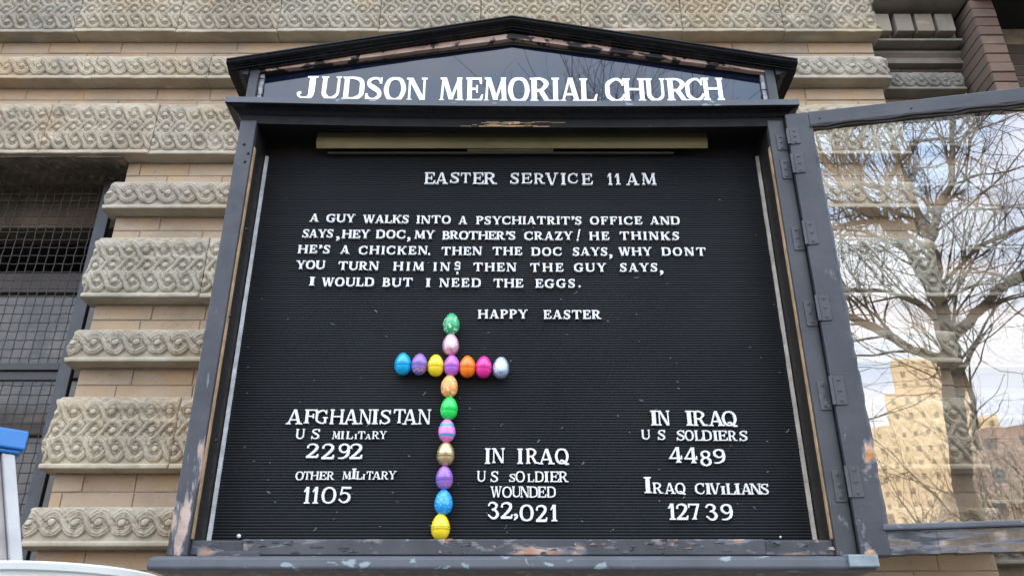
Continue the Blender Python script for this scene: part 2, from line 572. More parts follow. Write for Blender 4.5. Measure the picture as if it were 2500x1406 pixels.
def carved(name, rows, nper, P, height, seed, end=None, back=0.07, res=0.0023):
    L = nper * P
    nx = int(L / res) + 1
    nzn = int(height / res) + 1
    xs = np.linspace(0, L, nx)
    zs = np.linspace(0, height, nzn)
    X, Z = np.meshgrid(xs, zs, indexing='ij')
    H = 0.0160
    ground_ = np.full_like(X, 0.002)
    h = ground_.copy()
    warp = (vnoise(X, Z, 0.03, seed + 7) - 0.5) * 0.004
    warp2 = (vnoise(X, Z, 0.03, seed + 9) - 0.5) * 0.004
    cover = np.zeros_like(X)
    for (xo, zc, A, w, rb, mir, pr) in rows:
        r = row_height(X + warp, Z + warp2, xo * P, zc, P, A, w, rb, mir)
        inside = np.abs(Z - zc) < A + w + 0.002
        r = np.where(inside, r, 0)
        h = np.where(r * pr * H > h, r * pr * H, h)
        cover = np.maximum(cover, inside * 1.0)
    top = rows[0][1] + rows[0][2] + rows[0][3]
    # flat stone shows between the crests at the top, ledge at the foot
    tz = np.clip((Z - (top - 0.030)) / 0.006, 0, 1)
    h = np.maximum(h, 0.0095 * tz)
    led = Z < 0.0165
    h = np.where(led, 0.0215 - 0.004 * np.clip((Z - 0.0125) / 0.004, 0, 1) - 0.0025 * np.clip((0.0025 - Z) / 0.0025, 0, 1), h)
    # wear: chips and rounded losses
    wear = vnoise(X, Z, 0.045, seed)
    fine = vnoise(X, Z, 0.010, seed + 1)
    wr = np.where(led, 0.25, 1.0)
    h = h * (1 - 0.40 * wr * np.clip((wear - 0.66) / 0.25, 0, 1)) + ((fine - 0.5) * 0.0018 + (vnoise(X, Z, 0.0045, seed + 2) - 0.5) * 0.0011) * np.where(led, 0.6, 1.0)
    # joints: the edges of a block are rounded
    ex = np.minimum(X, L - X)
    h = h * (0.8 + 0.2 * np.clip(ex / 0.004, 0, 1)) - 0.002 * (1 - np.clip(ex / 0.003, 0, 1))
    Y = -h
    Xo = X.copy()
    if end == 'left':
        e = np.clip(1 - X / 0.05, 0, 1)
        led_in = np.where(led, 0.022 * e, 0.0)
        lump = (vnoise(X, Z, 0.022, seed + 4) - 0.35) * 0.030
        e = e * np.where(led, 0.25, 1.0)
        Y = Y + 0.045 * e * e + lump * e * -0.9
        Xo = X + 0.016 * (np.abs(Z / height - 0.42) ** 1.2) * 1.6 * (e > 0) * e + (vnoise(X, Z, 0.026, seed + 3) - 0.5) * 0.018 * e * (e > 0.3) + led_in
    if end == 'right':
        e = np.clip(1 - (L - X) / 0.05, 0, 1)
        Xo = X - np.where(led, 0.018 * e, 0.0)
        lump = (vnoise(X, Z, 0.022, seed + 4) - 0.35) * 0.030
        e = e * np.where(led, 0.25, 1.0)
        Y = Y + 0.045 * e * e + lump * e * -0.9
    V = np.stack([Xo, Y, Z], -1).reshape(-1, 3)
    idx = np.arange(nx * nzn).reshape(nx, nzn)
    F = np.stack([idx[:-1, :-1], idx[1:, :-1], idx[1:, 1:], idx[:-1, 1:]], -1).reshape(-1, 4)
    # skirts back to the wall
    def skirt(line, flip):
        nonlocal V, F
        b0 = len(V)
        pts = V[line].copy()
        pts[:, 1] = back
        V = np.concatenate([V, pts])
        n_ = len(line)
        a = line[:-1]
        c = line[1:]
        bk = np.arange(b0, b0 + n_)
        q = np.stack([a, c, bk[1:], bk[:-1]], -1)
        if flip:
            q = q[:, ::-1]
        F = np.concatenate([F, q])
    skirt(idx[:, 0], True)
    skirt(idx[:, -1], False)
    skirt(idx[0, :], False)
    skirt(idx[-1, :], True)
    me = bpy.data.meshes.new(name)
    me.from_pydata(V.tolist(), [], F.tolist())
    sm = np.ones(len(F), bool)
    sm[(nx - 1) * (nzn - 1):] = False
    me.polygons.foreach_set('use_smooth', sm)
    me.update()
    return me


P3, P1 = 0.0595, 0.0675
U = 0.12


def triple_rows():
    return [(0.00 + 0.5, 0.1895, 0.0320, 0.0090, 0.0106, False, 1.0),
            (0.26 + 0.5, 0.1285, 0.0300, 0.0088, 0.0106, True, 0.94),
            (0.59 + 0.5, 0.0675, 0.0330, 0.0090, 0.0106, False, 1.0)]


def single_rows():
    return [(0.5, 0.0735, 0.0320, 0.0104, 0.0120, False, 1.0)]


ST3 = [carved('carved_block', triple_rows(), 7, P3, 2 * U, 100 + 10 * i) for i in range(3)]
ST3L = carved('carved_block', triple_rows(), 7, P3, 2 * U, 177, 'left')
ST3R = carved('carved_block', triple_rows(), 7, P3, 2 * U, 191, 'right')
ST1 = [carved('carved_block', single_rows(), 7, P1, U, 200 + 10 * i) for i in range(3)]
ST1L = carved('carved_block', single_rows(), 7, P1, U, 277, 'left')
ST1R = carved('carved_block', single_rows(), 7, P1, U, 291, 'right')
for me in ST3 + ST1 + [ST3L, ST3R, ST1L, ST1R]:
    me.materials.append(M['stone'])
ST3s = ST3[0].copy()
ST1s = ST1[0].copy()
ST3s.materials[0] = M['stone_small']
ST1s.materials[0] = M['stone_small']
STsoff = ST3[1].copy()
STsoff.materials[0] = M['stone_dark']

# ------------------------------------------------------------------ brick variants
def brick_mesh(seed, L, H, mat):
    r = random.Random(seed)
    j = lambda s: r.uniform(-s, s) * 0.7
    b_ = MB()
    c = 0.0022
    fr_ = [(c + j(.0015), j(.0012), c + j(.0012)), (L - c + j(.0015), j(.0012), c + j(.0012)), (L - c + j(.0015), j(.0012), H - c + j(.0012)), (c + j(.0015), j(.0012), H - c + j(.0012))]
    mid = [(0, c * 1.2, 0), (L, c * 1.2, 0), (L, c * 1.2, H), (0, c * 1.2, H)]
    mid = [(x + j(.001), y, z + j(.001)) for x, y, z in mid]
    bk = [(x, 0.05, z) for x, y, z in mid]
    b_.add(fr_ + mid + bk, [(0, 1, 2, 3), (0, 4, 5, 1), (1, 5, 6, 2), (2, 6, 7, 3), (3, 7, 4, 0), (4, 8, 9, 5), (5, 9, 10, 6), (6, 10, 11, 7), (7, 11, 8, 4)])
    return b_.mesh('brick', mat)


BH = 0.0570
BR = [brick_mesh(i, 0.20, BH - 0.0022, M['brick']) for i in range(6)]
BRr = [brick_mesh(i + 20, 0.20, BH - 0.0022, M['brick_red']) for i in range(4)]
BRd = [brick_mesh(i + 30, 0.20, BH - 0.0022, M['brick_dark']) for i in range(4)]

# ------------------------------------------------------------------ church facade
church = thing('church_building', 'pale brick and carved limestone church front behind the notice board', 'building', (0, 0.66, 0))
ZC = CAM.z
YB, YW = 0.62, 0.66        # band ground plane, brick plane
XL, XR = -1.472, 1.494
hidden = MB()


def course(x0, x1, z, Y, meshes, hgt=BH, off=0.0, length=0.205, hide=True, lens=(0.16, 0.25)):
    x = x0 - off * length
    k = 0
    while x < x1 - 0.004:
        L = R.uniform(*lens)
        xe = x + L
        a = max(x, x0)
        e = min(xe, x1)
        if x1 - e < 0.05:
            e = x1
        if e - a > 0.012:
            if hide and a > -0.62 and e < 0.62:
                hidden.box(a + 0.0015, e - 0.0015, Y, Y + 0.04, z + 0.0015, z + hgt - 0.002)
            else:
                o = inst('brick', R.choice(meshes), church, (a + 0.0009, Y + R.uniform(-0.0015, 0.0015), z + R.uniform(-0.0006, 0.0006)),
                         ((e - a - 0.0018) / 0.20, 1, hgt / BH), (0, R.uniform(-.003, .003), 0))
        x = e if e == x1 else xe
        k += 1


def band(x0, x1, z, kind, Y=YB, left=False, right=False, xs=1.0, small=False):
    L0 = (P3 if kind == 3 else P1) * 7 * xs
    n = max(1, round((x1 - x0) / L0))
    L = (x1 - x0) / n
    for i in range(n):
        if kind == 3:
            me = ST3s if small else R.choice(ST3)
            me = ST3L if (i == 0 and left) else ST3R if (i == n - 1 and right) else me
        else:
            me = ST1s if small else R.choice(ST1)
            me = ST1L if (i == 0 and left) else ST1R if (i == n - 1 and right) else me
        inst('carved_block', me, church, (x0 + i * L + 0.0008, Y + R.uniform(-0.003, 0.002), z + R.uniform(-0.0015, 0.0015)),
             (xs * (L - 0.0016) / L0, 1 if not small else 0.8, xs), (0, R.uniform(-0.002, 0.002), 0))


# the pier behind the notice board, and the band courses that run on over the window
TRIP = [0.67, 1.27, 1.87, 2.47]
SING = [0.43, 1.03, 1.63, 2.23, 2.83]
for z in TRIP:
    over = z > 1.8
    if over:
        band(-3.35 - 0.11, 1.535, ZC + z, 3, right=True)
    else:
        band(-1.527, 1.535, ZC + z, 3, left=True, right=True)
for z in SING:
    if z > 2.0:
        band(-3.30 - 0.2, 1.530, ZC + z, 1, right=True)
    else:
        band(-1.530, 1.530, ZC + z, 1, left=True, right=True)
band(-1.527, 1.535, ZC + 0.07, 3, left=True, right=True)
gaps = [0.31, 0.55, 0.91, 1.15, 1.51, 1.75, 2.11, 2.35, 2.71]
for i, z in enumerate(gaps):
    x0 = XL if z < 2.0 else -3.3
    for k in range(2):
        course(x0, XR, ZC + z + 0.002 + k * 0.0585, YW, BR, off=R.random(), lens=(0.19, 0.33) if z > 2 else (0.16, 0.26))
hb = hidden.build('brick', M['brick'], church)
tag(hb, kind='stuff')
# plain courses below the carving down to the plinth, as coarse blocks
pb = MB()
for k in range(5):
    z1 = ZC + 0.065 - k * 0.30
    for i in range(8):
        x0 = XL + i * (XR - XL) / 8
        pb.box(x0 + 0.003, x0 + (XR - XL) / 8 - 0.003, 0.64 - 0.0 , 0.70, max(0.13, z1 - 0.295), z1)
o = pb.build('plinth_block', M['stone'], church, bevel=0.004)
tag(o, kind='stuff')

# solid body of the building around the window opening
cz = ZC
body = MB()
body.box(XL, XR, 0.6640, 2.6, 0, cz + 3.4)                 # pier
body.box(-3.5, XL, 0.6640, 2.6, cz + 1.90, cz + 3.4)       # over the window
body.box(-3.5, XL, 0.76, 2.6, 0, cz - 0.35)               # below the window
body.box(-3.5, -2.95, 0.6640, 2.6, cz - 0.35, cz + 1.90)   # left of the window
body.box(-14, -3.5, 0.64, 2.6, 0, cz + 3.4)
body.box(XR, 4.6, 0.7465, 2.6, 0, cz + 2.62)
body.box(4.6, 14, 0.64, 2.6, 0, cz + 3.4)
body.box(-14, 14, 2.6, 12, 0, cz + 13)
body.box(-14, 14, 0.80, 2.6, cz + 3.4, cz + 13)
body.build('wall', M['mortar'], church)
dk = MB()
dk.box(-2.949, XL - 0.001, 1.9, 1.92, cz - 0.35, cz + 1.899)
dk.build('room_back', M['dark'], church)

# carved soffit of the window lintel and its inner face
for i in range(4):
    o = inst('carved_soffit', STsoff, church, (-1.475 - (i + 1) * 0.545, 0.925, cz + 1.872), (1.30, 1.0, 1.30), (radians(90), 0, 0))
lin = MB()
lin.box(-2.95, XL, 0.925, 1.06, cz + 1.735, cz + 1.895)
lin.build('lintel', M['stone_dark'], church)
rev = MB()
rev.box(XL - 0.006, XL + 0.0, 0.676, 1.85, cz - 0.35, cz + 1.89)
rev.build('reveal', M['brick_dark'], church)

# sash window deep behind the mesh
sash = MB()
sy = 1.02
for (z0, z1) in ((1.49, 1.58), (1.125, 1.17), (0.90, 0.955), (0.52, 0.56), (-0.35, -0.25)):
    sash.box(-2.95, XL - 0.006, sy, sy + 0.05, cz + z0, cz + z1)
for x in (-2.95, -2.25, -1.53):
    sash.box(x, x + 0.05, sy + 0.004, sy + 0.046, cz - 0.35, cz + 1.80)
win = sash.build('window', simple('brown_sash_paint', (0.06, 0.04, 0.03), 0.5, nscale=8, namt=0.3), church, bevel=0.004)
for (z0, z1) in ((1.17, 1.49), (0.955, 1.125), (0.56, 0.90), (-0.25, 0.52)):
    for (x0, x1) in ((-2.20, -1.53), (-2.90, -2.25)):
        p = MB()
        p.box(x0, x1, sy + 0.02, sy + 0.026, cz + z0, cz + z1)
        pane = p.build('pane', M['dust_reflect'])
        put(pane, win, local=True)

# ------------------------------------------------------------------ wire mesh guard
gy = 0.78
grill = thing('window_guard', 'dark woven wire mesh guard over the window left of the notice board', 'window guard', (-2.2, gy, cz - 0.3))
fr_ = MB()
fr_.box(-1.607, -1.560, gy - 0.012, gy + 0.012, cz - 0.35, cz + 1.86)
fr_.build('frame_bar', M['iron'], grill, bevel=0.002)
fr_ = MB()
fr_.box(-2.93, -2.88, gy - 0.012, gy + 0.012, cz - 0.35, cz + 1.86)
fr_.build('frame_bar', M['iron'], grill, bevel=0.002)
for (z0, z1, yy) in ((1.065, 1.092, -0.012), (1.030, 1.058, -0.004)):
    fr_ = MB()
    fr_.box(-2.88, -1.607, gy + yy, gy + 0.012, cz + z0, cz + z1)
    fr_.build('cross_bar', simple('dark_bar', (0.03, 0.03, 0.031), 0.6), grill, bevel=0.002)
SP = 0.0345
nv = int(1.27 / SP)
zt, zb = cz + 1.84, cz - 0.3
for i in range(nv):
    x = -1.607 - (i + 0.5) * SP
    pts = [(x + R.uniform(-.001, .001), gy + 0.0022 * (1 if (k + i) % 2 else -1), zb + k * SP) for k in range(int((zt - zb) / SP) + 1)]
    w_ = MB()
    w_.tube(pts, 0.0019, 5)
    w_.build('wire', M['wire'], grill, smooth=True)
for k in range(int((zt - zb) / SP) + 1):
    z = zb + k * SP
    pts = [(-1.607 - i * SP, gy - 0.0022 * (1 if (k + i) % 2 else -1), z + R.uniform(-.0012, .0012)) for i in range(nv + 1)]
    w_ = MB()
    w_.tube(pts, 0.0019, 5)
    w_.build('wire', M['wire'], grill, smooth=True)

# ------------------------------------------------------------------ recessed part of the facade right of the pier
S = 0.77
for k in range(5):
    z = 0.3925 + 0.4625 * k
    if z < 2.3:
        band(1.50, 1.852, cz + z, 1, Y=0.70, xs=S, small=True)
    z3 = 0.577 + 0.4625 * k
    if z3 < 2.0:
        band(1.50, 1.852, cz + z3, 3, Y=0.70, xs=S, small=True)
for k in range(5):
    for zz in (0.485 + 0.4625 * k, 0.762 + 0.4625 * k):
        if zz > 2.4:
            continue
        for c_ in range(2):
            dark = zz > 2.1
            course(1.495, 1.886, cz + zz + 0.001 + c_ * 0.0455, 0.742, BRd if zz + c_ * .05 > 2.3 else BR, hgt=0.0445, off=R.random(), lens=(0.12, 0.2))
rs = MB()
prof = [(0, 2.402), (-0.030, 2.402), (-0.034, 2.412), (-0.022, 2.425), (-0.020, 2.440), (-0.036, 2.452), (-0.038, 2.462), (0, 2.462)]
rs.add([(x, 0.742 + p[0], cz + p[1]) for x in (1.50, 1.885) for p in prof], [tuple(range(8))[::-1], tuple(range(8, 16))] + [(i, (i + 1) % 8, 8 + (i + 1) % 8, 8 + i) for i in range(8)])
rs.build('moulding', M['stone_small'], church)
rs = MB()
rs.box(1.50, 1.872, 0.655, 0.75, cz + 2.474, cz + 2.486)
rs.box(1.50, 1.872, 0.690, 0.75, cz + 2.486, cz + 2.62)
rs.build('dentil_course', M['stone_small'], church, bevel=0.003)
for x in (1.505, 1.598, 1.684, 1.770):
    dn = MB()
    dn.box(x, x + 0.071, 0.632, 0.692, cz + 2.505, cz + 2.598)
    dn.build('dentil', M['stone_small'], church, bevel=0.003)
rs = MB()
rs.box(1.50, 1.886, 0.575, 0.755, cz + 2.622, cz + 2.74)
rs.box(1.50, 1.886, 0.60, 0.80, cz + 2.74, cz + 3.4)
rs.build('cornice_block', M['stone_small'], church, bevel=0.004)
# brick pier beyond, in single courses that can be told apart
z = 0.30
i = 0
while z < 2.60:
    w2 = 0.093
    me = R.choice(BRr)
    inst('brick', me, church, (1.886 + 0.001, 0.565 + R.uniform(-.002, .003), cz + z), (0.091 / 0.20, 1, 0.0452 / BH))
    # side face bricks: the pier's shaded side put into a darker brick colour
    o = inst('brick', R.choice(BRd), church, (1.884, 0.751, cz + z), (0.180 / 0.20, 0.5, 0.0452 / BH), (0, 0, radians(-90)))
    z += 0.0472
    i += 1
rs = MB()
rs.box(1.893, 1.972, 0.575, 0.80, cz + 0.0, cz + 2.61)
rs.build('pier_core', M['mortar'], church)
z = 1.95
while z < 2.50:
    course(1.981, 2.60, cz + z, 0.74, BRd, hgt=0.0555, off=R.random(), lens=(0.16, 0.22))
    z += 0.0585
rs = MB()
rs.box(1.98, 4.6, 0.7442, 0.80, cz + 0.0, cz + 2.50)
rs.build('back_wall', M['mortar'], church)
rs = MB()
rs.box(1.96, 4.6, 0.30, 0.80, cz + 2.62, cz + 2.9)
rs.build('dark_void', M['dark'], church)  # black block for the dark void beyond the pier, shade as colour
rs = MB()
rs.box(1.90, 1.975, 0.50, 0.80, cz + 2.612, cz + 2.9)
rs.build('void_edge', M['brick_dark'], church)

# ------------------------------------------------------------------ notice board cabinet
YF = -0.10                      # front of the cabinet frame
YK = 0.24                       # back of the cabinet
sign = thing('notice_board', 'black gabled wooden church notice board with its glazed door open', 'notice board', (0, 0.05, cz + 0.25))


def sag(x):
    return 0.011 * (x / 0.8) ** 2 - 0.005 * x / 0.8


def zsag(mb):
    mb.v = [(x, y, z + sag(x)) for x, y, z in mb.v]


# letter panel with real horizontal ribs
lb = MB()
z0, z1 = cz + 0.325, cz + 1.452
nr = int((z1 - z0) / 0.0071)
pts = []
for i in range(nr):
    a = z0 + i * 0.0071
    pts += [(0.0022, a), (0.0, a + 0.0014), (-0.0004, a + 0.0035), (0.0, a + 0.0056), (0.0022, a + 0.0070)]
for x in (-0.721, 0.721):
    lb.v += [(x, y, z) for y, z in pts]
n_ = len(pts)
lb.f += [(i, i + 1, n_ + i + 1, n_ + i) for i in range(n_ - 1)]
board = lb.build('letter_panel', M['board'], sign)
bk = MB()
bk.box(-0.74, 0.74, 0.006, YK, cz + 0.27, cz + 1.60)
bk.build('back_box', M['lining'], sign)
# side linings and outer sides
for s_ in (-1, 1):
    b_ = MB()
    xa, xb_ = (0.7215, 0.727)
    b_.box(min(s_ * xa, s_ * xb_), max(s_ * xa, s_ * xb_), YF + 0.004, 0.005, cz + 0.30, cz + 1.50)
    b_.build('side_lining', M['lining'], sign)
    b_ = MB()
    b_.box(min(s_ * 0.728, s_ * 0.765), max(s_ * 0.728, s_ * 0.765), YF + 0.012, YK, cz + 0.29, cz + 1.60)
    b_.build('side_panel', M['paint'], sign, bevel=0.002)
# front jambs
b_ = MB()
b_.box(-0.768, -0.722, YF - 0.012, YF + 0.011, cz + 0.296, cz + 1.485)
jl = b_.build('jamb', M['paint_jamb'], sign, bevel=0.003)
b_ = MB()
b_.box(-0.7219, -0.7185, YF - 0.004, YF + 0.010, cz + 0.335, cz + 1.40)
b_.build('stop_bead', M['barewood'], sign, bevel=0.001)
b_ = MB()
b_.box(0.722, 0.768, YF - 0.012, YF + 0.011, cz + 0.296, cz + 1.485)
b_.build('jamb', M['paint_grey'], sign, bevel=0.003)
b_ = MB()
b_.box(0.7188, 0.7219, YF - 0.004, YF + 0.010, cz + 0.335, cz + 1.40)
b_.build('stop_bead', M['barewood'], sign, bevel=0.001)
# bolts on the jambs
for (px, py) in ((602, 560), (596, 353), (606, 375), (598, 395), (528, 1075), (562, 772)):
    x, z = at(px, py, YF - 0.012)
    b_ = MB()
    b_.lathe([(0, -0.0032), (0.0028, -0.003), (0.004, -0.0012), (0.0042, 0.001)], 10)
    b_.build('screw', M['paint'], sign, smooth=True, loc=(x, YF - 0.0120, z), rot=(radians(-90), 0, 0))
# white strips along the letter panel
for s_, mt in ((-1, M['whitestrip']), (1, M['tanstrip'])):
    b_ = MB()
    n_ = 24
    for k in range(n_):
        za = cz + 0.335 + k * (1.10 / n_)
        b_.box(s_ * 0.7145 - 0.0042 + R.uniform(-.0004, .0004), s_ * 0.7145 + 0.0042, -0.0085 + R.uniform(-.0005, .0005), -0.001, za, za + 1.10 / n_ - 0.0002)
    b_.build('edge_strip', mt, sign)
# bottom rail: peeling, with a ragged rotten recess at each end
b_ = MB()
for (xa, xb_, yy, za, zb_) in ((-0.7215, -0.60, 0.012, 0.300, 0.333), (-0.60, 0.565, 0.0, 0.2985, 0.3335), (0.565, 0.7215, 0.012, 0.300, 0.3335)):
    b_.box(xa, xb_, YF - 0.010 + yy, YF + 0.09, cz + za, cz + zb_)
b_.box(-0.70, -0.56, YF - 0.012, YF + 0.0, cz + 0.2945, cz + 0.3075)
br_ = b_.build('bottom_rail', M['paint_rail'], sign, bevel=0.003)
# splintered flakes standing proud of the rail
fl = MB()
for k in range(60):
    x = R.uniform(-0.70, 0.71)
    z = cz + R.uniform(0.300, 0.330)
    w = R.uniform(0.004, 0.022)
    h = R.uniform(0.002, 0.006)
    y = YF - 0.011
    fl.add([(x, y, z), (x + w, y - R.uniform(0, .002), z + R.uniform(-.002, .002)), (x + w * 0.8, y - R.uniform(.001, .004), z + h), (x + w * 0.2, y - R.uniform(0, .003), z + h * 0.8),
            (x, y + .004, z), (x + w, y + .004, z), (x + w * .8, y + .004, z + h), (x + w * .2, y + .004, z + h)],
           [(0, 1, 2, 3), (0, 4, 5, 1), (1, 5, 6, 2), (2, 6, 7, 3), (3, 7, 4, 0)])
o = fl.build('paint_flake', paint_mat('flaking_bits', (0.10, 0.11, 0.13), 0.35, 0.7, seed=12.0), sign)
tag(o, kind='stuff')
# sill with sloping weathered top and rounded ends
b_ = MB()
pr = [(0.0, 0.2945), (0.036, 0.291), (0.046, 0.285), (0.048, 0.266), (0.044, 0.2605), (0.0, 0.2555), (-0.06, 0.2555), (-0.06, 0.2945)]
b_.sweep([(-0.740, 0.05), (-0.740, YF - 0.012), (0.740, YF - 0.012), (0.740, 0.05)], [(o_, cz + z_) for o_, z_ in pr])
b_.build('sill', M['paint_sill'], sign, bevel=0.003)
# lead flap folded over the right end of the sill
b_ = MB()
b_.sweep([(0.725, YF - 0.05), (0.790, YF - 0.05)], [(0.016, cz + 0.292), (0.018, cz + 0.265), (-0.02, cz + 0.263), (-0.02, cz + 0.2965)])
b_.build('lead_cap', simple('dull_lead', (0.17, 0.21, 0.23), 0.4, 0.3, nscale=30, namt=0.2), sign, bevel=0.003)
# header rail
b_ = MB()
n_ = 12
for k in range(n_):
    xa = -0.768 + k * 1.536 / n_
    b_.box(xa, xa + 1.536 / n_, YF - 0.009, YF + 0.02, cz + 1.4625, cz + 1.53)
bm_ = bmesh.new()
zsag(b_)
b_.build('header_rail', paint_mat('header_paint', (0.012, 0.011, 0.011), 0.12, 0.5, wood=(0.40, 0.27, 0.15), seed=7.0, dull=0.05, csc=20.0, spec=0.12), sign)
bm_.free()
# scorched, flaked patch in the middle of the header rail
b_ = MB()
for k in range(46):
    x = -0.03 + R.gauss(0, 0.045)
    w = R.uniform(0.012, 0.05)
    z = cz + 1.4635 + R.random() ** 1.7 * 0.016 + sag(x)
    b_.box(x, x + w, YF - 0.0102 - R.uniform(0, .001), YF - 0.006, z, z + R.uniform(.0008, .0022))
o = b_.build('split_wood', M['barewood'], sign)
tag(o, kind='stuff')
# cornice under the gable (moulding with returns)
b_ = MB()
pr = [(0.0, 1.490), (0.006, 1.490), (0.010, 1.493), (0.016, 1.500), (0.026, 1.5045), (0.034, 1.5065), (0.0385, 1.5085), (0.0385, 1.5275), (0.034, 1.5305), (-0.02, 1.533), (-0.02, 1.490)]
path = [(-0.769, YK - 0.06)] + [(-0.769 + 1.538 * k / 14, YF - 0.004) for k in range(15)] + [(0.769, YK - 0.06)]
b_.sweep(path, [(o_, cz + z_) for o_, z_ in pr], sag=sag)
b_.build('cornice', M['paint'], sign)
b_ = MB()
pr = [(0.0390, 1.5095), (0.0402, 1.5095), (0.0402, 1.5285), (0.0300, 1.5330), (0.0300, 1.5325), (0.0390, 1.5280)]
b_.sweep(path, [(o_, cz + z_) for o_, z_ in pr], sag=sag)
b_.build('cornice_fillet', M['paint_sill'], sign)
# gable back, posts and the flaked trim
PY = -0.08                      # plane of the navy panel
zA, zE = cz + 1.797, cz + 1.686   # apex / end of the glazed gable at x = +-0.734


def rake(x, za, ze, xe):
    return za + (ze - za) * abs(x) / xe


b_ = MB()
zb_ = cz + 1.52
pv = [(-0.752, zb_), (0.752, zb_), (0.752, rake(0.752, zA, zE, 0.734)), (0, zA + 0.003), (-0.752, rake(0.752, zA, zE, 0.734))]
b_.add([(x, PY, z) for x, z in pv] + [(x, PY + 0.02, z) for x, z in pv], [(0, 1, 2, 3, 4), (9, 8, 7, 6, 5)] + [(i, 5 + i, 5 + (i + 1) % 5, (i + 1) % 5) for i in range(5)])
navy = b_.build('gable_panel', M['navy'], sign)
for s_ in (-1, 1):
    b_ = MB()
    xa, xb_ = sorted((s_ * 0.742, s_ * 0.769))
    b_.box(xa, xb_, YF - 0.004, YK, cz + 1.52, cz + 1.692)
    b_.build('gable_post', M['paint_grey'], sign, bevel=0.002)
    b_ = MB()
    xa, xb_ = sorted((s_ * 0.730, s_ * 0.7415))
    for k in range(6):
        za = cz + 1.55 + k * 0.021
        b_.box(xa + R.uniform(0, .003), xb_, PY - 0.010 + R.uniform(-.002, .002), PY - 0.001, za, za + R.uniform(0.016, 0.0208))
    b_.build('glazing_strip', simple('cracked_putty', (0.36, 0.36, 0.38), 0.5, nscale=60, namt=0.5), sign)


def rake_sweep(name, prof, xe, za, ze, mat, split=1, bev=0, ragged=0):
    """prof: [(y, dz)] swept along the two slopes"""
    b_ = MB()
    xs_ = [-xe + 2 * xe * k / (2 * split) for k in range(2 * split + 1)]
    m_ = len(prof)
    for x in xs_:
        zr = rake(x, za, ze, xe)
        j = R.uniform(-ragged, ragged)
        b_.v += [(x, y, zr + dz + (j if dz < -1e-6 else 0)) for y, dz in prof]
    for i in range(len(xs_) - 1):
        for k in range(m_):
            b_.f.append((i * m_ + k, i * m_ + (k + 1) % m_, (i + 1) * m_ + (k + 1) % m_, (i + 1) * m_ + k))
    b_.f.append(tuple(range(m_))[::-1])
    b_.f.append(tuple((len(xs_) - 1) * m_ + k for k in range(m_)))
    o = b_.build(name, mat, sign)
    if bev:
        bv(o, bev)
    return o


rake_sweep('inner_shadow_bead', [(PY - 0.006, 0.004), (PY - 0.006, -0.004), (PY - 0.0005, -0.004), (PY - 0.0005, 0.004)], 0.742, cz + 1.789, cz + 1.670, M['lining'])
rake_sweep('flaked_trim', [(YF + 0.002, 0.012), (YF - 0.001, -0.0095), (PY - 0.004, -0.0095), (PY - 0.004, 0.012)], 0.745, cz + 1.8055, cz + 1.6755, M['bare'], split=18, ragged=0.001)
# roof: crown moulding on the front edge and a thin roof behind it
crown = [(YK + 0.04, 0.0), (-0.139, 0.0), (-0.1405, -0.002), (-0.1405, -0.0065), (-0.1375, -0.0075), (-0.1375, -0.010), (-0.1385, -0.0135), (-0.1375, -0.0175), (-0.1345, -0.0215),
         (-0.130, -0.0245), (-0.1245, -0.0262), (-0.1235, -0.0285), (-0.118, -0.0292), (-0.1175, -0.0325), (-0.1085, -0.034), (-0.1080, -0.037), (YK + 0.04, -0.037)]
crown = [(y, dz * 0.76) for y, dz in crown]
rc = rake_sweep('roof', crown, 0.829, cz + 1.851, cz + 1.686, M['paint'])
mt = rc
# moulded returns down the two sides of the roof
for s_ in (-1, 1):
    b_ = MB()
    zt_ = cz + 1.6815
    pr = [(0.0, zt_ - 0.032), (0.012, zt_ - 0.032), (0.018, zt_ - 0.026), (0.030, zt_ - 0.022), (0.040, zt_ - 0.016), (0.046, zt_ - 0.008), (0.0, zt_ - 0.002)]
    pp = [(s_ * 0.7695, YK), (s_ * 0.7695, -0.112)]
    if s_ > 0:
        pp = pp[::-1]
    b_.sweep(pp, [(o_, z_) for o_, z_ in pr])
    b_.build('roof_return', M['paint'], sign)
b_ = MB()
b_.box(-0.76, 0.76, PY + 0.025, YK, cz + 1.60, cz + 1.66)
b_.build('gable_back', M['paint'], sign)
# lamp trough under the header: brass reflector, lamp strips
b_ = MB()
za, zb2 = cz + 1.443, cz + 1.488
for (x0, x1) in ((-0.565, 0.565),):
    pr = [(-0.036, za), (-0.045, za + 0.012), (-0.047, za + 0.030), (-0.040, za + 0.052), (-0.036, za + 0.052), (-0.040, za + 0.028), (-0.034, za + 0.006)]
    b_.add([(x0, y, z) for y, z in pr] + [(x1, y, z) for y, z in pr], [(i, (i + 1) % 7, 7 + (i + 1) % 7, 7 + i) for i in range(7)] + [tuple(range(7)), tuple(range(7, 14))[::-1]])
b_.build('lamp_reflector', M['brass'], sign)
b_ = MB()
b_.box(-0.72, 0.72, YF + 0.02, 0.006, cz + 1.500, cz + 1.512)
b_.build('top_lining', M['lining'], sign)
b_ = MB()
b_.box(-0.535, 0.47, -0.020, -0.012, cz + 1.4385, cz + 1.4415)
b_.build('lamp_strip', simple('grey_metal_strip', (0.16, 0.14, 0.11), 0.4, 0.4), sign)
b_ = MB()
b_.box(-0.13, 0.12, -0.030, -0.012, cz + 1.4425, cz + 1.4485)
b_.build('lamp_holder', M['brass'], sign, bevel=0.001)

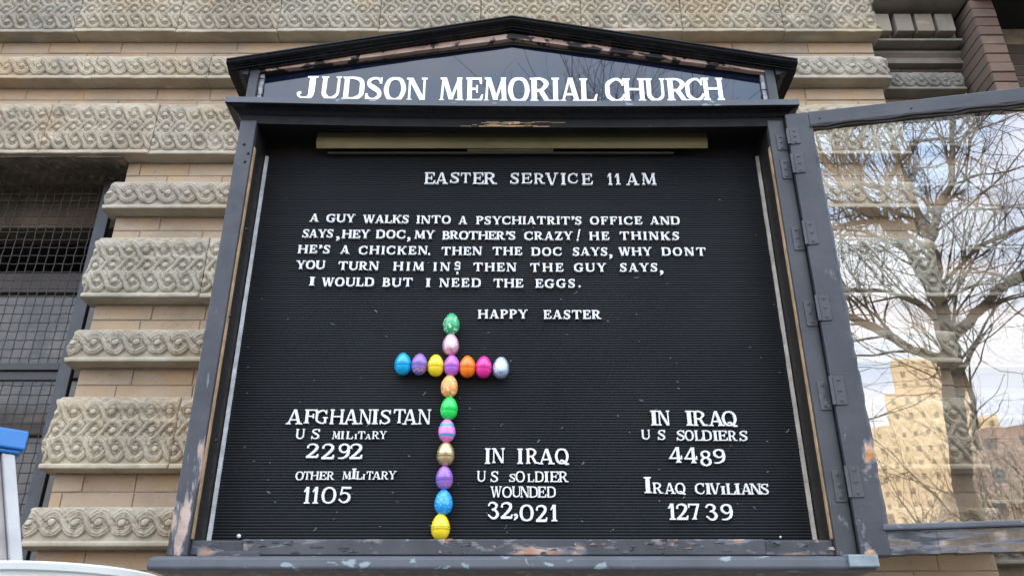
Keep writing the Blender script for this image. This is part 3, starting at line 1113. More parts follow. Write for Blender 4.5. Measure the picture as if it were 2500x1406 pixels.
# ------------------------------------------------------------------ letters
def ribbon(pts, ws, n=5, closed=False):
    """smooth variable-width stroke -> list of quads (2D)"""
    pts = [Vector(p) for p in pts]
    m_ = len(pts)
    out = []
    wl = []
    segs = m_ if closed else m_ - 1
    for i in range(segs):
        if closed:
            p0, p1, p2, p3 = (pts[(i + k) % m_] for k in (-1, 0, 1, 2))
            w1, w2 = ws[i % m_], ws[(i + 1) % m_]
        else:
            p0, p1, p2, p3 = pts[max(i - 1, 0)], pts[i], pts[i + 1], pts[min(i + 2, m_ - 1)]
            w1, w2 = ws[i], ws[i + 1]
        for k in range(n):
            t = k / n
            out.append(0.5 * ((2 * p1) + (p2 - p0) * t + (2 * p0 - 5 * p1 + 4 * p2 - p3) * t * t + (3 * p1 - p0 - 3 * p2 + p3) * t ** 3))
            wl.append(w1 + (w2 - w1) * t)
    if not closed:
        out.append(pts[-1])
        wl.append(ws[-1])
    L, Rr = [], []
    q = len(out)
    for i in range(q):
        a = out[(i - 1) % q] if (closed or i > 0) else out[i]
        b__ = out[(i + 1) % q] if (closed or i < q - 1) else out[i]
        d = (b__ - a)
        d = d.normalized() if d.length > 1e-9 else Vector((1, 0))
        nn = Vector((-d.y, d.x)) * wl[i] / 2
        L.append(out[i] + nn)
        Rr.append(out[i] - nn)
    return ('strip', L, Rr, closed)


def box2(x0, x1, z0, z1):
    return ('poly', [(x0, z0), (x1, z0), (x1, z1), (x0, z1)])


def dia(x0, z0, x1, z1, t):
    return ('poly', [(x0 - t / 2, z0), (x0 + t / 2, z0), (x1 + t / 2, z1), (x1 - t / 2, z1)])


def glyph(ch, t):
    """serif capital letters and numerals; t = stem width, unit cap height; returns prims, width"""
    th = max(0.085, t * 0.50)
    sh = 0.085
    e = 0.075
    S_ = lambda xa, xb, z: ('poly', [(xa, z), (xb, z), (xb - 0.02, z + sh), (xa + 0.02, z + sh)])            # foot serif
    T_ = lambda xa, xb, z=1.0: ('poly', [(xa + 0.02, z - sh), (xb - 0.02, z - sh), (xb, z), (xa, z)])         # head serif

    def stem(x, z0=0.0, z1=1.0, ft=True, hd=True, tt=t):
        r = [box2(x, x + tt, z0, z1)]
        if ft:
            r.append(S_(x - e, x + tt + e, z0))
        if hd:
            r.append(T_(x - e, x + tt + e, z1))
        return r
    tick = lambda x, z, dz, w=0.10: ('poly', [(x - w, z), (x, z), (x - 0.005, z + dz), (x - w * 0.55, z + dz)])
    if ch == 'A':
        w = 1.0
        return [dia(0.14, 0, 0.47, 1, th), dia(0.82 - t * .1, 0, 0.50, 1, t), box2(0.24, 0.70, 0.26, 0.26 + th * 0.9), S_(0, 0.30, 0), S_(0.62 - t * .2, 1.0, 0)], w
    if ch == 'B':
        w = 0.80
        return stem(e) + [ribbon([(e + t * .5, 1 - th / 2), (0.45, 1 - th / 2), (0.80 - t / 2 - .06, 0.78), (0.45, 0.53), (e + t * .5, 0.53)], [th, th, t * .95, th, th]),
                          ribbon([(e + t * .5, 0.53), (0.50, 0.53), (0.82 - t / 2, 0.28), (0.50, th / 2), (e + t * .5, th / 2)], [th, th, t, th, th])], w
    if ch == 'C':
        w = 0.95
        return [ribbon([(0.86, 0.70), (0.74, 0.90), (0.50, 0.96), (t / 2 + .05, 0.78), (t / 2, 0.50), (t / 2 + .05, 0.22), (0.50, 0.04), (0.78, 0.12), (0.90, 0.32)],
                       [th * .8, th * 1.2, th, t * .9, t, t * .9, th, th * 1.2, th * .8], 4), ('poly', [(0.80, 0.68), (0.90, 0.68), (0.90, 1.0), (0.84, 1.0)])], w
    if ch == 'D':
        w = 0.98
        return stem(e) + [ribbon([(e + t * .4, 1 - th / 2), (0.50, 1 - th / 2), (0.88 - t * .3, 0.82), (0.98 - t / 2, 0.50), (0.88 - t * .3, 0.18), (0.50, th / 2), (e + t * .4, th / 2)],
                                 [th, th, t * .85, t, t * .85, th, th], 4)], w
    if ch in 'EF':
        w = 0.80 if ch == 'E' else 0.76
        r = stem(e) + [box2(e + t - .01, 0.76, 1 - th * .95, 1), ('poly', [(0.64, 1 - th * .9), (0.68, 0.72), (0.77, 0.72), (0.78, 1 - th * .9)]),
                       box2(e + t - .01, 0.56, 0.47, 0.47 + th * .9), ('poly', [(0.50, 0.36), (0.58, 0.36), (0.58, 0.68), (0.50, 0.68)])]
        if ch == 'E':
            r += [box2(e + t - .01, 0.78, 0, th * .95), ('poly', [(0.66, th * .9), (0.80, th * .9), (0.84, 0.30), (0.76, 0.30)])]
        return r, w
    if ch == 'G':
        w = 1.02
        return [ribbon([(0.84, 0.72), (0.72, 0.91), (0.50, 0.96), (t / 2 + .05, 0.78), (t / 2, 0.50), (t / 2 + .05, 0.22), (0.50, 0.04), (0.74, 0.08), (0.86, 0.16)],
                       [th * .8, th * 1.2, th, t * .9, t, t * .9, th, th * 1.1, th], 4), ('poly', [(0.80, 0.70), (0.89, 0.70), (0.89, 1.0), (0.83, 1.0)]),
                box2(0.88 - t, 0.88, 0.05, 0.44), box2(0.88 - t - .12, 0.98, 0.40, 0.40 + sh)], w
    if ch == 'H':
        w = 1.08
        return stem(e) + stem(w - e - t) + [box2(e + t - .01, w - e - t + .01, 0.47, 0.47 + th * .9)], w
    if ch == 'I':
        return stem(e), t + 2 * e
    if ch == 'J':
        w = 0.62
        return [box2(w - t - e, w - e, 0.28, 1), T_(w - t - 2 * e, w), ribbon([(w - e - t / 2, 0.32), (w - e - t / 2 - .03, 0.10), (0.28, 0.035), (0.13, 0.10), (0.10, 0.24), (0.17, 0.27)], [t, t * .85, th * 0.9, th * 0.7, th * 1.2, th * 1.2])], w
    if ch == 'K':
        w = 1.0
        return stem(e) + [dia(e + t - .02, 0.42, 0.82, 0.95, th * 1.2), dia(0.84 - t * .3, 0.02, 0.44, 0.62, t * 1.05), S_(0.64 - t * .2, 1.02, 0), T_(0.64, 0.98)], w
    if ch == 'L':
        w = 0.78
        return stem(e) + [box2(e + t - .01, 0.74, 0, th * .95), ('poly', [(0.62, th * .9), (0.75, th * .9), (0.80, 0.33), (0.72, 0.33)])], w
    if ch == 'M':
        w = 1.18
        return [dia(0.13, 0, 0.20, 1, th), dia(0.24, 1, 0.59, 0.0 + .08, t), dia(0.59, 0.08, 0.95, 1, th * 1.1), dia(1.03 - t * .1, 0, 0.97 - t * .1, 1, t),
                S_(0, 0.27, 0), S_(0.84 - t * .3, 1.18, 0), T_(0.04, 0.34), T_(0.84, 1.10)], w
    if ch == 'N':
        w = 1.05
        return [box2(0.12, 0.12 + th, 0, 1), box2(0.85, 0.85 + th, 0, 1), dia(0.20, 1, 0.85 + th - t * .45, 0, t * 1.15), S_(0.02, 0.12 + th + .10, 0), T_(0.0, 0.30), T_(0.75, 0.85 + th + .10)], w
    if ch in 'OQ':
        w = 1.0
        r = [ribbon([(0.5, 1 - th / 2), (0.17 + t * .3, 0.86), (t / 2, 0.5), (0.17 + t * .3, 0.14), (0.5, th / 2), (0.83 - t * .3, 0.14), (1 - t / 2, 0.5), (0.83 - t * .3, 0.86)],
                    [th, t * .8, t, t * .8, th, t * .8, t, t * .8], 4, True)]
        if ch == 'Q':
            r += [ribbon([(0.36, 0.20), (0.55, 0.22), (0.78, 0.02), (1.0, 0.0)], [th * .8, th * 1.3, t * .8, th], 4)]
        return r, w
    if ch in 'PR':
        w = 0.80 if ch == 'P' else 0.95
        r = stem(e) + [ribbon([(e + t * .4, 1 - th / 2), (0.48, 1 - th / 2), (0.80 - t / 2, 0.75), (0.48, 0.49), (e + t * .4, 0.49)], [th, th, t, th, th])]
        if ch == 'R':
            r += [dia(0.80 - t * .3, 0.0, 0.44, 0.50, t), S_(0.66 - t * .2, 0.98, 0)]
        return r, w
    if ch == 'S':
        w = 0.76
        return [ribbon([(0.66, 0.74), (0.56, 0.92), (0.36, 0.955), (0.13 + t * .15, 0.86), (0.13 + t * .15, 0.68), (0.36, 0.54), (0.60 - t * .1, 0.38), (0.64 - t * .2, 0.18), (0.38, 0.045), (0.16, 0.10), (0.06, 0.28)],
                       [th * .7, th, th, t * .7, t * .8, t, t * .85, t * .75, th, th, th * .7], 4),
                ('poly', [(0.60, 0.72), (0.70, 0.72), (0.70, 1.0), (0.63, 1.0)]), ('poly', [(0.02, 0.0), (0.08, 0.0), (0.12, 0.30), (0.02, 0.30)])], w
    if ch == 'T':
        w = 1.0
        x = 0.5 - t / 2
        return stem(x, hd=False) + [box2(0.05, 0.95, 1 - th * .95, 1), ('poly', [(0.0, 0.70), (0.08, 0.70), (0.17, 1 - th * .9), (0.03, 1)]), ('poly', [(0.92, 0.70), (1.0, 0.70), (0.97, 1), (0.83, 1 - th * .9)])], w
    if ch == 'U':
        w = 1.0
        x2 = w - e - th * 1.2
        return [ribbon([(e + t / 2, 0.96), (e + t / 2, 0.55), (e + t / 2 + .02, 0.22), (0.50, 0.045), (x2 + th * .6 - .03, 0.22), (x2 + th * .6, 0.55), (x2 + th * .6, 0.96)],
                       [t, t, t * .95, th * 1.2, th * 1.3, th * 1.2, th * 1.2], 4), T_(0, t + 2 * e), T_(x2 - e, w)], w
    if ch == 'V':
        w = 1.0
        return [dia(0.17, 1, 0.50 - t * .1, 0, t), dia(0.84, 1, 0.53, 0, th), T_(0, 0.36), T_(0.68, 1.0)], w
    if ch == 'W':
        w = 1.3
        return [dia(0.15, 1, 0.42, 0, t * .95), dia(0.66, 1, 0.44, 0, th), dia(0.66, 1, 0.90, 0, t * .95), dia(1.16, 1, 0.93, 0, th), T_(0, 0.32), T_(0.52, 0.82), T_(1.02, 1.3)], w
    if ch == 'Y':
        w = 1.0
        return [dia(0.18, 1, 0.52, 0.42, t), dia(0.84, 1, 0.52, 0.42, th), box2(0.52 - t / 2, 0.52 + t / 2, 0, 0.46), S_(0.52 - t / 2 - e, 0.52 + t / 2 + e, 0), T_(0, 0.38), T_(0.68, 1.0)], w
    if ch == 'Z':
        w = 0.82
        return [dia(0.16, 0, 0.68, 1, t * 1.1), box2(0.06, 0.78, 1 - th, 1), box2(0.04, 0.80, 0, th), ('poly', [(0.02, 0.74), (0.09, 0.74), (0.16, 1), (0.04, 1)]), ('poly', [(0.70, 0), (0.82, 0), (0.84, 0.30), (0.76, 0.30)])], w
    if ch == '0':
        w = 0.88
        return [ribbon([(0.44, 1 - th / 2), (0.14 + t * .25, 0.84), (t / 2, 0.5), (0.14 + t * .25, 0.16), (0.44, th / 2), (0.74 - t * .25, 0.16), (w - t / 2, 0.5), (0.74 - t * .25, 0.84)],
                       [th, t * .8, t, t * .8, th, t * .8, t, t * .8], 4, True)], w
    if ch == '1':
        w = 0.42
        x = 0.24 - t / 2
        return [box2(x, x + t, 0, 1), S_(x - .10, x + t + .10, 0), ('poly', [(x - .16, 0.70), (x - .08, 0.68), (x + .01, 0.80), (x + .03, 1.0), (x - .02, 0.97)])], w
    if ch == '2':
        w = 0.78
        return [ribbon([(0.10, 0.68), (0.12, 0.86), (0.36, 0.96), (0.62, 0.86), (0.62, 0.64), (0.38, 0.34), (0.10, 0.10)], [th * 1.5, th, th * 1.1, t * .9, t, t * .8, th], 4),
                box2(0.04, 0.70, 0, t * .8), ('poly', [(0.60, 0.05), (0.74, 0.02), (0.78, 0.27), (0.70, 0.27)])], w
    if ch == '3':
        w = 0.75
        return [ribbon([(0.08, 0.76), (0.16, 0.91), (0.38, 0.955), (0.60 - t * .1, 0.80), (0.48, 0.60), (0.28, 0.54)], [th * 1.3, th * 1.1, th, t * .9, th * 1.2, th], 4),
                ribbon([(0.28, 0.54), (0.50, 0.50), (0.68 - t * .2, 0.28), (0.52, 0.08), (0.30, 0.05), (0.05, 0.26)], [th, th * 1.2, t, t * .8, th * 1.2, th * .9], 4)], w
    if ch == '4':
        w = 0.86
        x = 0.60 - t / 2
        return [box2(x, x + t, 0, 1), dia(0.10, 0.30, 0.54, 1, th * 1.3), box2(0.03, 0.80, 0.24, 0.24 + th * 1.1), S_(x - .08, x + t + .08, 0), ('poly', [(0.74, 0.20), (0.83, 0.22), (0.83, 0.46), (0.77, 0.46)])], w
    if ch == '5':
        w = 0.76
        return [box2(0.16, 0.72, 1 - t * .75, 1), dia(0.14, 0.50, 0.21, 0.98, th), ribbon([(0.12, 0.55), (0.36, 0.63), (0.62 - t * .1, 0.52), (0.68 - t * .2, 0.30), (0.52, 0.10), (0.28, 0.05), (0.06, 0.24)],
                                                                                     [th, th, t * .8, t, t * .85, th, th * 1.3], 4)], w
    if ch == '7':
        w = 0.78
        return [box2(0.05, 0.76, 1 - th * 1.1, 1), dia(0.36, 0, 0.68, 0.95, t * .9), ('poly', [(0.02, 0.74), (0.09, 0.74), (0.15, 1), (0.03, 1)]), S_(0.22, 0.54, 0)], w
    if ch == '8':
        w = 0.76
        return [ribbon([(0.38, 0.955), (0.16, 0.86), (0.16, 0.68), (0.38, 0.53), (0.60, 0.68), (0.60, 0.86)], [th, t * .7, t * .8, th, t * .7, t * .7], 4, True),
                ribbon([(0.38, 0.55), (0.11 + t * .1, 0.40), (0.11 + t * .1, 0.18), (0.38, 0.04), (0.65 - t * .1, 0.18), (0.65 - t * .1, 0.40)], [th, t * .8, t * .9, th, t * .9, t * .9], 4, True)], w
    if ch == '9':
        w = 0.80
        return [ribbon([(0.40, 0.955), (0.12 + t * .15, 0.84), (0.12 + t * .15, 0.58), (0.40, 0.43), (0.66 - t * .2, 0.58), (0.68 - t * .2, 0.84)], [th, t * .8, t * .8, th, th, t * .9], 4, True),
                ribbon([(0.68 - t * .15, 0.80), (0.72 - t * .2, 0.50), (0.60, 0.22), (0.34, 0.06), (0.06, 0.06)], [t * .8, t, t * .9, th * 1.2, th * .7], 4)], w
    if ch in ",'":
        return [ribbon([(0.10, 0.80), (0.24, 0.84), (0.26, 0.62), (0.08, 0.40)], [0.20, 0.30, 0.22, 0.05], 4)], 0.34
    if ch == '.':
        return [ribbon([(0.06, 0.13), (0.17, 0.13), (0.28, 0.13)], [0.14, 0.26, 0.14], 4)], 0.34
    if ch == '!':
        return [('poly', [(0.10, 0.26), (0.22, 0.26), (0.44, 1.0), (0.28, 1.0)]), ribbon([(0.03, 0.10), (0.12, 0.10), (0.21, 0.10)], [0.10, 0.19, 0.10], 4)], 0.45
    if ch == '?':
        # turned question mark, as set on the board
        return [ribbon([(0.86, 0.76), (0.70, 0.93), (0.44, 0.95), (0.18, 0.78), (0.24, 0.58), (0.46, 0.50)], [0.16, 0.13, 0.14, 0.24, 0.18, 0.10], 4),
                box2(0.44, 0.94, 0.46, 0.56), box2(0.74, 0.94, 0.10, 0.52), box2(0.10, 0.92, 0.04, 0.18), ('poly', [(0.04, 0.02), (0.14, 0.02), (0.16, 0.26), (0.06, 0.26)]), ('poly', [(0.86, 0.62), (0.96, 0.62), (0.96, 0.96), (0.88, 0.96)]),
                ribbon([(0.36, -0.36), (0.52, -0.36), (0.68, -0.36)], [0.18, 0.32, 0.18], 4)], 1.0
    raise KeyError(ch)


GC = {}


def glyph_mesh(ch, t, mat, depth):
    key = (ch, t, mat.name)
    if key in GC:
        return GC[key]
    prims, w = glyph(ch, t)
    b_ = MB()
    for i, p in enumerate(prims):
        yf = -1.0 - 0.02 * i            # y is scaled by depth when placed
        if p[0] == 'poly':
            q = p[1]
            n_ = len(q)
            b_.add([(x, yf, z) for x, z in q] + [(x, 0, z) for x, z in q], [tuple(range(n_))] + [(k, k + n_, (k + 1) % n_ + n_, (k + 1) % n_) for k in range(n_)])
        else:
            _, L, Rr, closed = p
            n_ = len(L)
            vs = [(a.x, yf, a.y) for a in L] + [(a.x, yf, a.y) for a in Rr] + [(a.x, 0, a.y) for a in L] + [(a.x, 0, a.y) for a in Rr]
            fs = []
            for k in range(n_ if closed else n_ - 1):
                k2 = (k + 1) % n_
                fs += [(k, k2, n_ + k2, n_ + k), (k, 2 * n_ + k, 2 * n_ + k2, k2), (n_ + k, n_ + k2, 3 * n_ + k2, 3 * n_ + k)]
            if not closed:
                fs += [(0, n_, 3 * n_, 2 * n_), (n_ - 1, 3 * n_ - 1, 4 * n_ - 1, 2 * n_ - 1)]
            b_.add(vs, fs)
    me = b_.mesh('letter', mat)
    GC[key] = (me, w)
    return GC[key]


def put_char(ch, px0, px1, top, base, t=0.2, Y=-0.0005, depth=0.007, parent=None, mat=None, name=None, rotj=0.012, tilt=0.0):
    parent = parent or board
    mat = mat or M['letter']
    x0, z0 = at(px0, base, Y - depth)
    x1, _ = at(px1, base, Y - depth)
    _, z1 = at(px0, top, Y - depth)
    me, w = glyph_mesh(ch, t, mat, depth)
    nm = name or ('numeral' if ch.isdigit() else ('comma' if ch == ',' else 'apostrophe' if ch == "'" else 'full_stop' if ch == '.' else 'exclamation_mark' if ch == '!' else 'question_mark' if ch == '?' else 'letter'))
    inst(nm, me, parent, (x0, Y, z0), ((x1 - x0) / w, depth, z1 - z0), (0, R.uniform(-rotj, rotj) + tilt, 0), local=True)


def word(txt, px0, px1, base, cap, t=0.218, slope=0.0, jit=0.35, fill=0.93):
    ws = [glyph(c, t)[1] for c in txt]
    xa, z0 = at(px0, base, -0.0075)
    xb_, _ = at(px1, base, -0.0075)
    _, z1 = at(px0, base - cap, -0.0075)
    H = z1 - z0
    tot = xb_ - xa
    n_ = len(txt)
    kx = min(1.0, tot * 0.985 / (sum(ws) * H)) if n_ > 1 else tot / (ws[0] * H)
    gap = (tot - sum(ws) * H * kx) / max(1, n_ - 1)
    k_ = (px1 - px0) / tot
    x = 0.0
    for i, c in enumerate(txt):
        w = ws[i] * H * kx
        fr = (x + w / 2) / tot
        bb = base + slope * fr + R.uniform(-jit, jit)
        if c == "'":
            put_char(c, px0 + x * k_, px0 + (x + w) * k_, bb - cap * 1.05, bb - cap * 0.29, t)
        else:
            put_char(c, px0 + x * k_, px0 + (x + w) * k_, bb - cap, bb, t)
        x += w + gap


def comma(px0, px1, base, cap):
    put_char(',', px0, px1, base - cap * 0.18, base + cap * 0.72, 0.235)


# line 1
word('EA', 1035.6, 1093.5, 449, 28, 0.18, jit=0)
put_char('S', 1098, 1122, 421, 446.5, 0.18)
put_char('T', 1124, 1149, 422, 446.5, 0.18)
word('ER', 1154, 1212.6, 449.5, 28, 0.18, jit=0)
for ch, a, b2, tp, bs in (('S', 1245, 1268.5, 422, 448.5), ('E', 1273.5, 1298, 423, 448), ('R', 1304, 1330, 423.5, 448.5), ('V', 1332, 1364, 422.5, 451.5), ('I', 1369.5, 1382, 423, 451), ('C', 1387, 1411.5, 423, 447.5), ('E', 1421, 1447, 424, 451),
                          ('1', 1484, 1495.5, 423, 451.3), ('1', 1502, 1515.5, 424, 451), ('A', 1529, 1561, 423, 451.8), ('M', 1567.5, 1603, 423, 451)):
    put_char(ch, a, b2, tp, bs, 0.17)
# the joke
C2 = 19.2
word('A', 755.2, 777.4, 540.6, C2)
word('GUY', 796, 866, 541.8, C2, slope=1)
word('WALKS', 885.2, 998, 544.2, C2)
word('INTO', 1016.4, 1100.3, 545.6, C2)
word('A', 1119.5, 1140.8, 546.6, C2)
word("PSYCHIATRIT'S", 1162.2, 1421, 547.2, C2, slope=0.8)
word('OFFICE', 1440.8, 1568, 548, C2)
word('AND', 1587.8, 1660, 548, C2)
C3 = 19.8
word('SAYS', 737, 812.7, 579.6, C3)
comma(817.4, 826, 580, C3)
word('HEY', 833.8, 902, 581, C3)
word('DOC', 917, 989.5, 581.8, C3)
comma(991.6, 999.6, 582, C3)
word('MY', 1011.4, 1061, 582.8, C3)
word("BROTHER'S", 1079.4, 1259, 583.8, C3, slope=1)
word('CRAZY', 1280.2, 1398.8, 585.4, C3)
put_char('!', 1407.4, 1418.7, 559.8, 588.0, 0.2)
word('HE', 1439, 1487.4, 586, C3)
word('THINKS', 1513.8, 1659.6, 585.6, C3)
word("HE'S", 726, 805, 618, C3)
word('A', 830, 852.7, 619, C3)
word('CHICKEN', 875, 1043.4, 620.2, C3, slope=1)
put_char('.', 1044, 1051, 603, 622.5, 0.2)
word('THEN', 1077.5, 1176.4, 622.4, C3)
word('THE', 1202.3, 1274.3, 623, C3)
word('DOC', 1297, 1371.8, 623.8, C3)
word('SAYS', 1398.4, 1484.2, 623.8, C3)
comma(1486.6, 1494.6, 624, C3)
word('WHY', 1511, 1592.5, 623.8, C3)
word('DONT', 1616, 1724, 623.8, C3)
C4 = 20.4
word('YOU', 721.4, 792.5, 656.5, C4)
word('TURN', 825, 923.8, 658.6, C4)
word('HIM', 959.2, 1034.9, 660, C4)
word('IN', 1057.6, 1097.9, 660.8, C4)
put_char('?', 1109, 1124, 638.7, 659, 0.2)
word('THEN', 1155.3, 1260.6, 662, C4)
word('THE', 1294.6, 1375, 663, C4)
word('GUY', 1402, 1480.6, 663, C4)
word('SAYS', 1514, 1606.4, 663, C4)
comma(1611, 1619.5, 663.4, C4)
C5 = 20.8
word('I', 753.8, 767, 697, C5)
word('WOULD', 784, 912, 698.5, C5)
word('BUT', 933, 1006.4, 699.4, C5)
word('I', 1039, 1050.5, 700.3, C5)
word('NEED', 1071.8, 1173.5, 700.4, C5)
word('THE', 1204.8, 1277, 701.3, C5)
word('EGGS', 1307.4, 1405, 702, C5)
put_char('.', 1411.6, 1418.7, 683, 701, 0.2)
word('HAPPY', 1166.6, 1288.4, 777, 21.2)
word('EASTER', 1327.5, 1467.6, 778.2, 21.4)


def block(ox, oy, sc, rows, t):
    for ch, a, b2, tp, bs in rows:
        put_char(ch, ox + a / sc, ox + b2 / sc, oy + tp / sc, oy + bs / sc, t * 0.88)


s4 = 4.688
tp, bs = 182, 350
block(680, 960, s4, [('A', 80, 270, tp, 352), ('F', 285, 430, tp, 340), ('G', 415, 560, tp + 5, 345), ('H', 580, 740, tp, bs), ('A', 738, 915, tp, 352), ('N', 915, 1060, tp, 350), ('I', 1065, 1135, tp, bs),
                     ('S', 1152, 1285, tp + 5, 350), ('T', 1310, 1448, tp - 2, 338), ('A', 1415, 1590, tp, 354), ('N', 1590, 1743, tp, 352)], 0.19)
block(680, 960, s4, [('U', 190, 290, 405, 520), ('S', 370, 470, 405, 520), ('M', 612, 702, 432, 520), ('I', 710, 745, 432, 520), ('L', 770, 848, 432, 520), ('I', 868, 895, 462, 520), ('T', 905, 985, 432, 520),
                     ('A', 990, 1057, 462, 522), ('R', 1068, 1150, 432, 520), ('Y', 1150, 1235, 430, 520)], 0.20)
block(680, 960, s4, [('2', 305, 452, 572, 735), ('2', 480, 632, 574, 750), ('9', 668, 812, 572, 748), ('2', 802, 957, 574, 750)], 0.19)
block(680, 960, s4, [('O', 188, 282, 892, 990), ('T', 280, 362, 892, 985), ('H', 362, 455, 892, 985), ('E', 462, 545, 892, 985), ('R', 550, 632, 892, 985), ('M', 728, 828, 892, 982), ('I', 832, 884, 858, 977),
                     ('L', 885, 957, 890, 982), ('I', 962, 987, 922, 982), ('T', 1003, 1077, 890, 984), ('A', 1068, 1172, 892, 984), ('R', 1172, 1255, 890, 982), ('Y', 1252, 1345, 886, 980)], 0.20)
block(680, 960, s4, [('1', 275, 350, 1068, 1258), ('1', 375, 450, 1068, 1258), ('0', 482, 650, 1068, 1258), ('5', 675, 822, 1066, 1252)], 0.18)
s6 = 6.39
block(1130, 1070, s6, [('I', 340, 428, 150, 392), ('N', 450, 655, 150, 380), ('I', 848, 940, 155, 393), ('R', 985, 1185, 155, 390), ('A', 1180, 1435, 158, 398), ('Q', 1440, 1655, 155, 395)], 0.21)
block(1130, 1070, s6, [('U', 218, 355, 503, 670), ('S', 430, 560, 508, 675), ('S', 720, 825, 548, 672), ('O', 822, 970, 508, 678), ('L', 1010, 1114, 548, 676), ('D', 1125, 1262, 512, 676), ('I', 1270, 1342, 512, 676),
                       ('E', 1360, 1498, 512, 676), ('R', 1500, 1645, 512, 678), ('W', 430, 608, 745, 915), ('O', 612, 765, 748, 918), ('U', 768, 905, 745, 915), ('N', 893, 1040, 745, 915), ('D', 1035, 1172, 748, 917),
                       ('E', 1168, 1300, 748, 917), ('D', 1310, 1450, 748, 915)], 0.20)
block(1130, 1070, s6, [('3', 382, 568, 985, 1252), ('2', 582, 778, 990, 1248), ('0', 885, 1107, 1028, 1286), ('2', 1133, 1320, 1035, 1297), ('1', 1370, 1475, 1030, 1288)], 0.21)
put_char(',', 1130 + 780 / s6, 1130 + 850 / s6, 1070 + 1165 / s6, 1070 + 1338 / s6, 0.2)
s5 = 4.536
block(1540, 980, s5, [('I', 225, 302, 98, 262), ('N', 303, 442, 100, 262), ('I', 618, 695, 100, 264), ('R', 697, 850, 102, 266), ('A', 866, 1043, 105, 269), ('Q', 1018, 1182, 105, 268)], 0.20)
block(1540, 980, s5, [('U', 122, 218, 310, 418), ('S', 302, 392, 312, 422), ('S', 512, 607, 316, 428), ('O', 603, 704, 316, 430), ('L', 714, 800, 318, 431), ('D', 798, 902, 318, 431), ('I', 918, 968, 320, 431),
                      ('E', 975, 1075, 320, 431), ('R', 1085, 1182, 322, 432), ('S', 1208, 1305, 322, 434)], 0.20)
block(1540, 980, s5, [('4', 425, 580, 503, 675), ('4', 593, 747, 507, 680), ('8', 775, 905, 540, 712), ('9', 918, 1062, 524, 685)], 0.20)
block(1540, 980, s5, [('I', 153, 236, 832, 1010), ('R', 248, 360, 895, 1014), ('A', 378, 500, 898, 1020), ('Q', 498, 610, 898, 1020), ('C', 720, 824, 900, 1022), ('I', 835, 893, 902, 1023), ('V', 878, 1003, 902, 1024),
                      ('I', 1005, 1055, 935, 1025), ('L', 1065, 1168, 905, 1026), ('I', 1164, 1218, 905, 1026), ('A', 1226, 1352, 905, 1026), ('N', 1330, 1455, 905, 1025), ('S', 1445, 1542, 908, 1028)], 0.20)
block(1540, 980, s5, [('1', 422, 502, 1125, 1305), ('2', 508, 643, 1126, 1306), ('7', 645, 776, 1128, 1303), ('3', 836, 974, 1130, 1312), ('9', 1003, 1146, 1132, 1312)], 0.20)

# gable lettering
sh_ = 3.472
hd = [('J', 540, 620, 805, 578, 768, 's'), ('U', 540, 830, 1006, 580, 776, 'm'), ('D', 540, 1015, 1206, 583, 778, 'w'), ('S', 540, 1212, 1365, 588, 783, 'w'), ('O', 540, 1370, 1560, 588, 788, 'w'), ('N', 540, 1560, 1740, 592, 788, 'w'),
      ('M', 540, 1842, 2055, 590, 792, 'w'), ('E', 540, 2070, 2213, 590, 794, 'w'), ('M', 540, 2222, 2430, 590, 796, 'w'), ('O', 1240, 0, 186, 590, 798, 'w'), ('R', 1240, 186, 382, 592, 796, 'w'), ('I', 1240, 372, 440, 592, 796, 'w'),
      ('A', 1240, 442, 625, 592, 796, 'w'), ('L', 1240, 612, 760, 597, 796, 'w'), ('C', 1240, 830, 1000, 597, 795, 'w'), ('H', 1240, 982, 1176, 597, 792, 'w'), ('U', 1240, 1172, 1345, 597, 792, 'w'), ('R', 1240, 1350, 1550, 596, 790, 'w'),
      ('C', 1240, 1515, 1672, 596, 786, 'w'), ('H', 1240, 1660, 1842, 592, 784, 's')]
for ch, ox, a, b2, tp, bs, kd in hd:
    put_char(ch, ox + a / sh_, ox + b2 / sh_, 20 + tp / sh_, 20 + bs / sh_, 0.17 if ch == 'J' else 0.222, Y=PY - 0.0004, depth=0.0016, parent=navy,
             mat={'s': M['silver'], 'm': M['leaf_glare'], 'w': M['leaf_glare']}[kd], rotj=0.0)

# lint on the felt
ln = MB()
for k in range(120):
    px = R.uniform(560, 1930)
    py = 420 + 880 * R.random() ** 0.6
    x, z = at(px, py, -0.002)
    if abs(x) > 0.70:
        continue
    a = R.uniform(-0.9, 0.9)
    L = R.uniform(0.0015, 0.0055) if R.random() < 0.75 else R.uniform(0.006, 0.012)
    w = R.uniform(0.0004, 0.0009)
    dx, dz = cos(a) * L, sin(a) * L
    ln.tube([(x, -0.0015, z), (x + dx * .5 + w, -0.0022, z + dz * .5), (x + dx, -0.0015, z + dz)], w, 4)
tag(ln.build('lint', simple('pale_lint', (0.34, 0.34, 0.36), 0.8), sign), kind='stuff')
for (px, py, lab) in ((583, 1308, 'small white push pin in the lower left corner of the letter panel'), (1906, 1310, 'tiny white push pin in the lower right corner of the letter panel')):
    x, z = at(px, py, -0.004)
    b_ = MB()
    b_.lathe([(0.0, -0.0075), (0.004, -0.0065), (0.0052, -0.004), (0.0045, -0.001), (0.002, 0.002)], 14)
    k = 1.0 if px < 1000 else 0.55
    o = b_.build('push_pin', M['letter'], None, smooth=True, loc=(x, -0.001, z), rot=(radians(-90), 0, 0))
    o.scale = (k, k, k)
    tag(o, lab, 'push pin')

# ------------------------------------------------------------------ the open glazed door
ANG = radians(11)
HX, HY = 0.770, YF - 0.018
door_rot = (0, 0, -ANG)
dz0, dz1 = cz + 0.292, cz + 1.492
W_ = 1.50
dl = MB()
